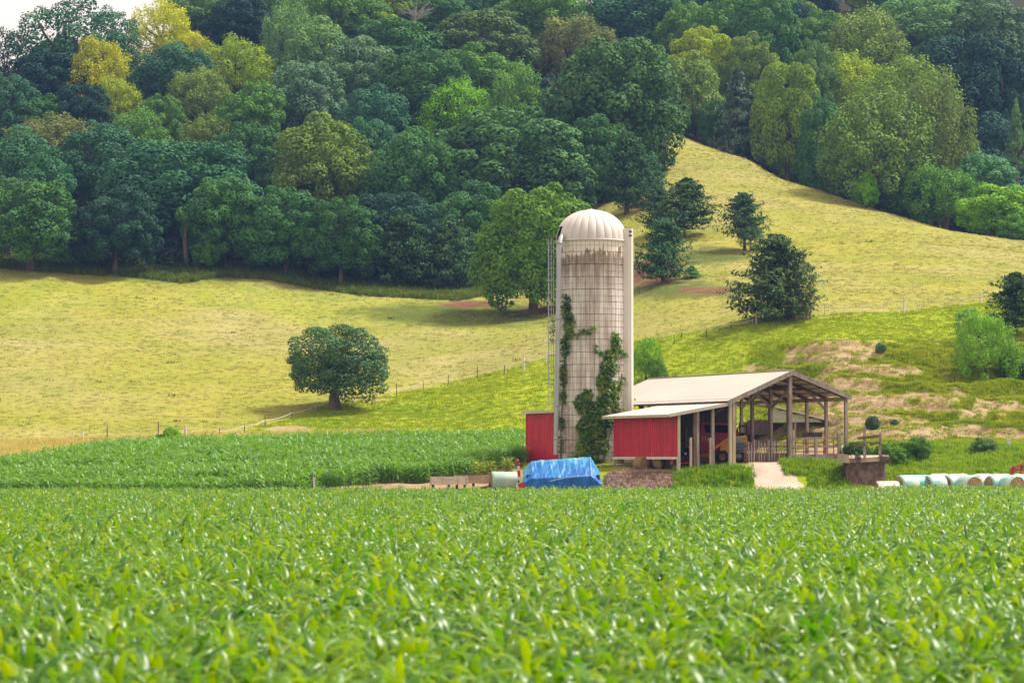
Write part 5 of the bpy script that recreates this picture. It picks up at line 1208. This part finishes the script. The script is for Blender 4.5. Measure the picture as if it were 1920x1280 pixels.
def dock():
    D = 190.0; p = gp(1622, D); t = thing('loading_dock', 'concrete loading ledge on a stained block with broken wooden rail', 'loading dock', p)
    q = lambda px, py, d=D: P(px, py, d) - Vector(p)
    zt, z1 = q(0, 856).z, q(0, 864).z
    b = MB(); xa, xb = q(1579, 0).x, q(1667, 0).x
    b.add([(xa, 1.4, z1 + .06), (xa + .55, -.1, z1 - .12), (xb - .1, .1, z1 + .02), (xb, 2.6, z1 + .1), (xa, 2.6, z1 + .1), (xa, 1.4, zt), (xa + .55, -.1, zt - .12), (xb - .1, .1, zt + .06), (xb, 2.6, zt + .12), (xa, 2.6, zt + .1)], [(0, 1, 2, 3, 4)[::-1], (5, 6, 7, 8, 9), (0, 1, 6, 5), (1, 2, 7, 6), (2, 3, 8, 7), (3, 4, 9, 8), (4, 0, 5, 9)]); b.build('slab', M_CONC, t)
    xa, xb = q(1584, 0).x, q(1657, 0).x
    b = MB(); n = 16; vs = []
    for k in range(n + 1):
        f = k / n
        for m in range(9): vs.append((xa + (xb - xa) * f + .06 * math.sin(m * 2.1 + k), .35 + .10 * math.sin(k * 1.9 + m * 1.3) * .5 - .25 * (1 - m / 8), -.9 + (z1 + .9) * m / 8))
    b.add(vs, [(k * 9 + m, k * 9 + m + 9, k * 9 + m + 10, k * 9 + m + 1) for k in range(n) for m in range(8)]); b.box(((xa + xb) / 2, 1.6, (z1 - .9) / 2), (xb - xa - .06, 2.2, z1 + .85)); b.build('block', M_CONCD, t)
    for px, ya, yb_, dd in ((1621, 800, 862, 1.2), (1650, 811, 862, 1.1)): MB().beam(q(px, yb_), q(px, ya), .17, .17).build('post', M_WEATH, t)
    for a, b_ in (((1608, 822), (1648, 817)), ((1604, 836), (1622, 833)), ((1630, 833), (1650, 829))): MB().beam(q(*a) + Vector((0, -.12, 0)), q(*b_) + Vector((0, -.12, 0)), .05, .17).build('rail', M_BROWNWOOD, t)
    b = MB(); rg = random.Random(3)
    for k in range(60):
        px = rg.choice([rg.uniform(1590, 1612), rg.uniform(1604, 1612), rg.uniform(1650, 1666)]); a = q(px, 853 + rg.uniform(-3, 3)) + Vector((0, -.05, 0)); b.tube([a, a + Vector((rg.uniform(-.15, .15), -.12, -.1)), a + Vector((rg.uniform(-.2, .2), -.16, -rg.uniform(.2, .75)))], .02, 3, False)
    o = b.build('dead_weeds', M_STRAW, t); o['kind'] = 'stuff'
    b = MB(); b.prism([(q(1568, 0).x, q(0, 866).z), (q(1590, 0).x, q(0, 868).z), (q(1586, 0).x, q(0, 852).z), (q(1574, 0).x, q(0, 850).z)], -.1, 1.8, 'y'); b.build('kerb_stone', M_CONC, t)
dock()
def stick(name, label, cat, px, y0, y1, D, w_, m, lean=0):
    a = P(px, y0, D); b_ = P(px + lean, y1, D); t = MB(); o = Vector((a.x, a.y, min(a.z, float(gz(a.x, a.y)))))
    t.beam((0, 0, -.2), b_ - o, w_, w_ * .6); q = t.build(name, m, None, o); tag(q, label, cat)
stick('stake', 'lone white stake at the field edge before the tall corn', 'stake', 590, 917, 893, 187.6, .13, M_WHITEP, -1.5)
stick('plank_post', 'leaning pale plank post in the weeds above the bale row', 'post', 1896, 843, 823, 205, .26, M_WHITEP, -5)
def rake():
    D = 190.5; p = gp(1910, D); t = thing('hay_rake', 'red slatted farm implement cut off by the right picture edge', 'farm implement', p); q = lambda px, py: P(px, py, D) - Vector(p)
    for k in range(4): MB().beam(q(1893, 879 + k * 2.6), q(1930, 863 + k * 3.2), .09, .07).build('slat', M_PINK, t)
    for px in (1900, 1916): MB().beam(q(px, 872), q(px - 3, 889), .09, .09).build('leg', M_MRED, t)
    MB().beam(q(1893, 881), q(1930, 880), .12, .1).build('frame', M_MRED, t)
rake()

# ------------------------------------------------------------------ pasture fences
def fence(label, posts, tapes, mat_tape=M_WHITEP, kind='white tape fence'):
    """posts: (px, row of foot, row of top, width, material)"""
    g0 = ground_at(posts[0][0], posts[0][1]); t = thing('pasture_fence', label, 'fence', g0); o = g0; tops = []
    for px, yb_, yt, w_, m in posts:
        g = ground_at(px, yb_); h = (yb_ - yt) * g.y / F
        b = MB(); b.tube([g - o - Vector((0, 0, .3)), g - o + Vector((random.uniform(-.03, .03), 0, h))], w_ / 2, 6); b.build('post', m, t); tops.append((px, g, h))
    for pts in tapes:
        ps = []
        for px, py in pts:
            D = np.interp(px, [q[0] for q in tops], [q[1].y for q in tops]); ps.append(P(px, py, float(D)) - o - Vector((0, .12, 0)))
        fine = []
        for a, c in zip(ps, ps[1:]):
            for k in range(6): f = k / 6; fine.append(a.lerp(c, f) - Vector((0, 0, .12 * 4 * f * (1 - f))))
        fine.append(ps[-1]); b = MB(); b.tube(fine, .028, 4); b.build('tape', mat_tape, t)
    return t
TP = M_WHITEP; TH = M_DKSTEEL; WD = M_WEATH
fence('white tape fence running level along the far edge of the tall corn', [(137, 829, 810, .14, TP), (155, 831, 808, .24, TP), (201, 829, 798, .12, WD), (238, 836, 824, .08, WD), (252, 838, 824, .08, TH), (297, 829, 790, .13, WD), (348, 835, 798, .24, TP), (405, 838, 822, .1, WD), (447, 839, 815, .09, TP), (498, 839, 826, .1, WD), (566, 838, 823, .09, TP), (596, 838, 828, .1, TH), (664, 838, 808, .2, TP), (698, 836, 822, .08, TP), (840, 826, 812, .06, TP), (978, 822, 806, .08, WD)],
      [[(215, 829), (405, 828), (447, 828), (566, 827), (664, 829), (698, 828), (840, 818), (978, 808)], [(0, 822), (60, 824), (137, 824), (155, 824)]])
fence('white tape fence climbing from the corn past the lone round tree to the silo', [(367, 830, 814, .07, TH), (411, 828, 803, .08, TH), (458, 816, 794, .08, TH), (497, 800, 780, .08, TH), (547, 785, 770, .07, TH), (597, 770, 757, .08, TH), (692, 752, 733, .07, TH), (744, 744, 718, .08, TH), (794, 735, 714, .1, WD), (841, 722, 703, .06, TH), (895, 712, 687, .07, TH), (946, 702, 684, .13, WD), (952, 702, 690, .1, WD), (982, 697, 666, .22, TP), (1024, 684, 664, .1, TP)],
      [[(367, 815), (411, 808), (458, 798), (497, 788), (547, 774), (597, 759)], [(597, 760), (692, 739), (744, 730), (794, 717)], [(850, 716), (900, 711), (946, 704), (952, 703)], [(946, 685), (982, 677), (1024, 668)]])
fence('white tape fence rising right of the silo to the large cedar', [(1222, 645, 630, .08, TP), (1264, 646, 628, .07, TH), (1278, 634, 622, .08, TH), (1325, 634, 617, .08, TH), (1371, 620, 602, .08, TH), (1411, 611, 597, .08, WD), (1418, 609, 586, .18, WD)],
      [[(1222, 632), (1264, 626), (1325, 616), (1371, 607), (1411, 600)]])
fence('faint wire fence across the hill right of the large cedar', [(1547, 593, 570, .1, TP), (1583, 592, 574, .07, TP), (1618, 591, 573, .07, TP), (1657, 590, 572, .07, TP), (1695, 588, 558, .2, TP), (1725, 585, 562, .07, TP), (1764, 582, 562, .06, TP), (1800, 577, 558, .06, TP), (1838, 570, 549, .19, TP), (1880, 566, 548, .07, TP)],
      [[(1547, 574), (1618, 576), (1695, 562), (1764, 566), (1838, 552), (1880, 552)]], simple_mat('thin_wire', (.3, .3, .28)))
def corral():
    g = ground_at(1480, 600); t = thing('corral_panel', 'weathered wooden corral rails under the large cedar', 'fence', g)
    q = lambda px, py: P(px, py, g.y) - g
    for px, w_ in ((1451, .16), (1474, .15), (1492, .22), (1505, .12), (1512, .18), (1518, .18)): MB().beam(q(px, 604), q(px + random.uniform(-2, 2), 566 if px > 1490 else 580), w_, w_).build('post', M_WEATH, t)
    for a, b_ in (((1432, 588), (1474, 584)), ((1455, 595), (1518, 590)), ((1456, 600), (1518, 597)), ((1474, 582), (1518, 574)), ((1492, 573), (1506, 588))): MB().beam(q(*a), q(*b_), .05, .1).build('rail', M_WEATH, t)
corral()
def logs():
    g = ground_at(192, 832); t = thing('fallen_posts', 'weathered broken fence posts piled by the left fence', 'fallen posts', g); q = lambda px, py: P(px, py, g.y) - g
    for a, b_ in (((176, 818), (186, 832)), ((182, 832), (203, 815)), ((178, 826), (200, 828)), ((190, 832), (196, 819))): MB().beam(q(*a), q(*b_), .16, .14).build('log', M_WEATH, t)
logs()
# ------------------------------------------------------------------ single trees and bushes on the pasture
def lone(kind, px, foot, wp, top, crown_bot, tint, label, cat='tree', D=None, seed=None):
    """crown spans rows top..crown_bot, trunk foot at row foot"""
    g = ground_at(px, foot) if D is None else Vector(gp(px, D)); D = g.y; sc = D / F
    tr = max((foot - crown_bot) * sc, .05)
    return tree(kind, g, wp * sc, (crown_bot - top) * sc, tint, label, cat, tr, seed=seed)
lone('round', 631, 768, 184, 612, 741, (.085, .185, .075), 'lone round dark green tree standing in the open pasture left of the silo', seed=0)
for q_ in [o for o in COL.objects if o.get('label', '').startswith('lone round dark green')][0].children:
    if q_.name.startswith('trunk'): q_.scale = (q_.scale.x * 1.7, q_.scale.y * 1.7, q_.scale.z)
lone('cedar', 1283, 446, 112, 335, 428, 'cedar', 'dark spreading cedar with pale trunk, upper of the pair behind the silo chute')
lone('cedar', 1234, 440, 66, 348, 425, 'cedar', 'dark cedar half merged behind the spreading cedar')
lone('cedar', 1243, 532, 104, 408, 520, (.055,.15,.055), 'pyramid cedar just right of the silo top')
lone('spruce', 1297, 522, 40, 498, 521, 'mid', 'pale flowering shrub at the foot of the pyramid cedar', 'bush')
lone('cedar', 1396, 470, 84, 362, 446, (.045,.115,.04), 'thin ragged cedar alone on the open hill')
lone('loose', 1408, 472, 52, 424, 462, 'grey', 'small grey-green thorn tree below the ragged cedar')
lone('cedar', 1452, 602, 158, 440, 596, (.07,.13,.045), 'large wide cedar with brownish tips at the fence corner', seed=1)
lone('loose', 1480, 600, 96, 470, 590, (.075,.10,.045), 'brownish thin cedar fused to the right of the large wide cedar')
lone('spruce', 590, 512, 96, 430, 500, 'pale', 'pale blue-green spruce at the wood edge above the lone round tree')
lone('pine', 680, 533, 80, 428, 516, 'dark', 'small flat-branched pine at the wood edge')
lone('cedar', 757, 540, 112, 400, 530, 'cedar', 'broad dark cedar in the middle of the wood edge')
lone('cedar', 842, 545, 104, 403, 534, (.055,.13,.045), 'tall lighter cedar left of the bright tree beside the silo')
lone('loose', 415, 500, 70, 428, 478, 'grey', 'small grey apple tree at the wood edge right of the exposed roots')
lone('shrub', 386, 512, 52, 448, 498, 'mid', 'green young cedar at the wood edge in front of the apple tree', 'tree')
lone('shrub', 490, 508, 70, 420, 500, 'dark', 'dark bush under the oaks left of the pale spruce', 'bush')
lone('feather', 1212, 720, 66, 634, 712, 'bright', 'bright green leafy tree behind the barn roof right of the silo',)
lone('loose', 1232, 722, 40, 672, 716, 'mid', 'low green branch bush behind the barn roof', 'bush',)
lone('shrub', 323, 838, 36, 802, 838, 'lime', 'light green bush on the fence line at the far corn edge', 'bush')
lone('shrub', 299, 838, 24, 815, 838, 'grey', 'small grey-blue weed bush left of the light green fence bush', 'bush')
lone('feather', 1850, 715, 125, 590, 705, (.17,.36,.03), 'bright green spreading tree on the eroded bank at right')
lone('loose', 1820, 660, 60, 578, 640, (.08,.27,.07), 'upright blue-green top beside the bright bank tree', seed=7)
lone('cedar', 1905, 630, 105, 512, 612, 'cedar', 'dark cedar cut by the right picture edge above the bank tree')
lone('shrub', 1905, 715, 70, 655, 712, 'mid', 'low green bush at the right picture edge below the dark cedar', 'bush')
lone('shrub', 1636, 806, 28, 781, 806, (.07,.17,.09), 'round blue-green weed on the dirt track behind the dock', 'bush')
lone('shrub', 1677, 800, 16, 788, 801, (.07,.17,.09), 'tiny blue-green weed right of the round one', 'bush')
lone('shrub', 1652, 662, 22, 646, 664, 'grey', 'small grey weed bush in the bare bank hollow', 'bush')
lone('shrub', 1606, 838, 56, 806, 846, (.06,.16,.03), 'dark weed bush behind the dock rails, left', 'bush', D=196)
lone('shrub', 1670, 850, 60, 812, 852, (.11,.26,.025), 'bright weed bush right of the dock rails', 'bush', D=197)
lone('shrub', 1715, 852, 60, 806, 852, (.09,.21,.035), 'tall weed bush on the grassy bank above the bale row', 'bush', D=199)
lone('shrub', 1845, 850, 50, 818, 852, (.12,.22,.07), 'grey-green weed bush near the leaning plank post', 'bush', D=202)
def roots():
    g = ground_at(350, 508); t = thing('old_oak_trunk', 'thick leaning oak trunk with exposed roots at the wood edge', 'tree trunk', g); s = g.y / F
    b = MB(); b.tube([(0, 0, -.2), (.05, 0, .6), (-.1, .1, 1.6), (-.3, .3, 3.4), (-.2, .8, 6)], [.55, .34, .28, .25, .18], 9); b.build('trunk', M_BARK, t)
    for k in range(8):
        a = math.pi + k * math.pi / 7; d = Vector((math.cos(a), math.sin(a), 0)); b = MB(); b.tube([Vector((0, 0, .35)), d * .8 + Vector((0, 0, .0)), d * 1.5 + Vector((0, 0, -.55)), d * 2.0 + Vector((0, 0, -1.0))], [.16, .12, .08, .04], 6); b.build('root', M_BARK, t)
    g = ground_at(15, 488); t = thing('old_oak_trunk', 'pale leaning trunk at the left edge of the wood', 'tree trunk', g)
    b = MB(); b.tube([(.2, 0, -.2), (.1, 0, 1.2), (-.3, .2, 3), (-.9, .5, 6)], [.34, .26, .22, .14], 8); b.build('trunk', M_BARK, t)
    b = MB(); b.tube([(.15, 0, .3), (-.7, -.1, .2), (-1.4, -.2, -.2)], [.14, .1, .05], 6); b.build('root', M_BARK, t)
roots()

# ------------------------------------------------------------------ grass that nobody could count
def blades(name, seed, mat, n=16, h=.34, w_=.02, spread=.16, lean=.5):
    r = random.Random(seed); b = MB()
    for k in range(n):
        a = r.random() * 6.28; q = spread * r.random() ** .5; x, y = q * math.cos(a), q * math.sin(a); a2 = r.random() * 6.28; L = h * r.uniform(.6, 1.15); l = lean * r.uniform(.3, 1.2); sx, sy = -math.sin(a2) * w_, math.cos(a2) * w_
        p1 = (x + math.cos(a2) * L * l * .35, y + math.sin(a2) * L * l * .35, L * .6); p2 = (x + math.cos(a2) * L * l, y + math.sin(a2) * L * l, L * (1 - l * .25))
        b.add([(x - sx, y - sy, -.04), (x + sx, y + sy, -.04), (p1[0] + sx * .8, p1[1] + sy * .8, p1[2]), (p1[0] - sx * .8, p1[1] - sy * .8, p1[2]), p2], [(0, 1, 2, 3), (3, 2, 4)])
    return b.mesh(name, mat)
def grass_mat(name, stops):
    def fn(t):
        oi = t.n('ShaderNodeObjectInfo'); co = t.coord('World', (1, .75, 1)); n1 = t.noise(co, .16, 5, .6); n2 = t.noise(co, 1.2, 2)
        f = t.math('ADD', t.math('ADD', t.math('MULTIPLY', n1, .45), t.math('MULTIPLY', n2, .2)), t.math('MULTIPLY', oi.outputs['Random'], .35)); return t.ramp(f, stops)
    return leaf_mat(name, fn, .3, .6, .2)
MG_DRY = grass_mat('dry_grass', [(.28, (.22, .245, .045)), (.44, (.32, .31, .085)), (.58, (.40, .36, .135)), (.74, (.47, .40, .20))])
MG_LUSH = grass_mat('lush_grass', [(.32, (.17, .27, .010)), (.5, (.25, .335, .014)), (.68, (.33, .375, .025))])
MG_TALL = grass_mat('tall_weeds', [(.30, (.10, .24, .010)), (.5, (.19, .34, .014)), (.70, (.32, .41, .035))])
MG_DARK = grass_mat('dark_grass', [(.3, (.07, .13, .014)), (.7, (.15, .20, .025))])  # dark green grass colour for tussocks and the wood edge
def put_grass(name, label, n, dr, ur, keep, meshes, sc=(.7, 1.3), seed=1):
    r = np.random.default_rng(seed); D = np.sqrt(r.uniform(dr[0] ** 2, dr[1] ** 2, n)); u = r.uniform(*ur, n); x = u * D; z = gz(x, D); px, py = proj_np(x, D, z)
    ok = keep(px, py, D, x, r); x, D, z = x[ok], D[ok], z[ok]; n = len(x); print(name, n)
    scatter(name, np.stack([x, D, z], 1), np.stack([r.normal(0, .1, n), r.normal(0, .1, n), r.random(n) * 6.28], 1), r.uniform(*sc, n), r.integers(0, len(meshes), n), meshes, label)
def lk(A):      # look a ground-cover grid up at scattered points
    def f(x, D):
        i = np.clip(np.interp(x / D, GU, _ui).round().astype(int), 0, len(GU) - 1); j = np.clip(np.interp(D, GD, _di).round().astype(int), 0, len(GD) - 1); return A[i, j]
    return f
f_l, f_d, f_f, f_r = lk(lush), lk(dirt), lk(forest), lk(red)
put_grass('pasture_grass', 'yellowing rough grass of the hill pasture', 155000, (226, 425), (-.24, .24), lambda px, py, D, x, r: (f_l(x, D) < .6) & (f_d(x, D) < .3) & (f_f(x, D) < .4) & (f_r(x, D) < .4) & (r.random(len(x)) < .45),
          [blades('dry_tuft_%d' % i, 900 + i, MG_DRY, 15, .085, .020, .28, .9) for i in range(4)], (.5, 1.4), 1)
put_grass('meadow_grass', 'short bright green grass between the fence and the farm', 75000, (200, 275), (-.23, .23), lambda px, py, D, x, r: (f_l(x, D) > .5) & (f_d(x, D) < .3) & ~((px < 984) & (D < 227)),
          [blades('lush_tuft_%d' % i, 920 + i, MG_LUSH, 15, .10, .020, .24, .8) for i in range(3)], (.6, 1.4), 2)
put_grass('green_tussocks', 'scattered darker green tussocks in the pasture', 5000, (226, 425), (-.19, .19), lambda px, py, D, x, r: (f_d(x, D) < .25) & (f_f(x, D) < .5) & (r.random(len(x)) < np.clip(3.2 * (fbm(x * .4, D, 2.6, 3, 330) - .17), .004, 1)),
          [blades('tussock_%d' % i, 940 + i, MG_DARK, 18, .24, .028, .34, .8) for i in range(3)], (.6, 1.5), 3)
def weeds_keep(px, py, D, x, r):
    a = (D > 187.2) & (px > 1262) & (px < 1412) & (D < 192.4)
    b = (D > 187.2) & (px > 1478 + (D - 187) * -2 + 45 * (D < 191)) & (px < 1592) & (D < 194.6)
    c = (D > 187.2) & (px > 1655) & (D < 206.5)
    d = (D > 190) & (px > 1588) & (D < 203) & (px < 1660) & (D > 193)
    e = (px > 900) & (px < 990) & (D > 224.5) & (D < 231)
    g_ = (px > 984) & (px < 1060) & (D > 188.5) & (D < 202) & (r.random(len(px)) < .25)
    return (a | b | c | d | e | g_) & (r.random(len(px)) < .35 + .9 * np.clip(fbm(x, D, 2.0, 2, 350) + .35, 0, 1))
put_grass('bank_weeds', 'tall green weeds and grass on the banks beside the ramp and dock', 90000, (187, 232), (-.02, .19), weeds_keep,
          [blades('weed_tuft_%d' % i, 960 + i, MG_TALL, 16, .38, .024, .2, .6) for i in range(4)], (.5, 1.45), 4)
put_grass('edge_grass', 'rank dark grass along the wood edge', 60000, (295, 350), (-.19, .08), lambda px, py, D, x, r: (py > np.interp(px, *EDGE) - 14) & (py < np.interp(px, *EDGE) + 20) & (r.random(len(px)) < .7),
          [blades('edge_tuft_%d' % i, 980 + i, MG_DARK, 16, .55, .03, .3, .6) for i in range(3)], (.5, 1.5), 5)
put_grass('tan_grass', 'tall tan dry grass at the left end of the tall corn', 50000, (203, 234), (-.24, -.04), lambda px, py, D, x, r: (D > np.interp(px, *CBACK) + .6) & (D < 232),
          [blades('tan_tuft_%d' % i, 990 + i, grass_mat('tan_grass_blades', [(.3, (.44, .40, .10)), (.7, (.60, .52, .20))]), 14, .6, .02, .25, .5) for i in range(2)], (.6, 1.3), 6)
put_grass('bank_turf', 'grass clinging to the eroded cow terraces', 60000, (208, 262), (.08, .19), lambda px, py, D, x, r: ((f_d(x, D) < .45) | (r.random(len(x)) < .10)) & (py > 635 + 30 * r.random(len(x))) & (px > 1400 + 90 * r.random(len(x))),
          [blades('turf_tuft_%d' % i, 996 + i, MG_LUSH, 15, .2, .026, .24, .8) for i in range(2)], (.5, 1.5), 7)
# ------------------------------------------------------------------ summer haze
def haze():
    m = bpy.data.materials.new('haze_air'); m.use_nodes = True; t = m.node_tree; t.nodes.clear(); o = t.nodes.new('ShaderNodeOutputMaterial'); v = t.nodes.new('ShaderNodeVolumePrincipled')
    v.inputs['Color'].default_value = (.26, .42, 1.0, 1); v.inputs['Density'].default_value = HAZE; v.inputs['Anisotropy'].default_value = 0
    t.links.new(v.outputs[0], o.inputs['Volume'])
    zt = max(GZ.max() + 30, 60.); b = MB(); b.box((0, 390, (zt - 1.5) / 2), (800, 800, zt + 1.5)); q = b.build('haze', m); q['kind'] = 'stuff'
haze()
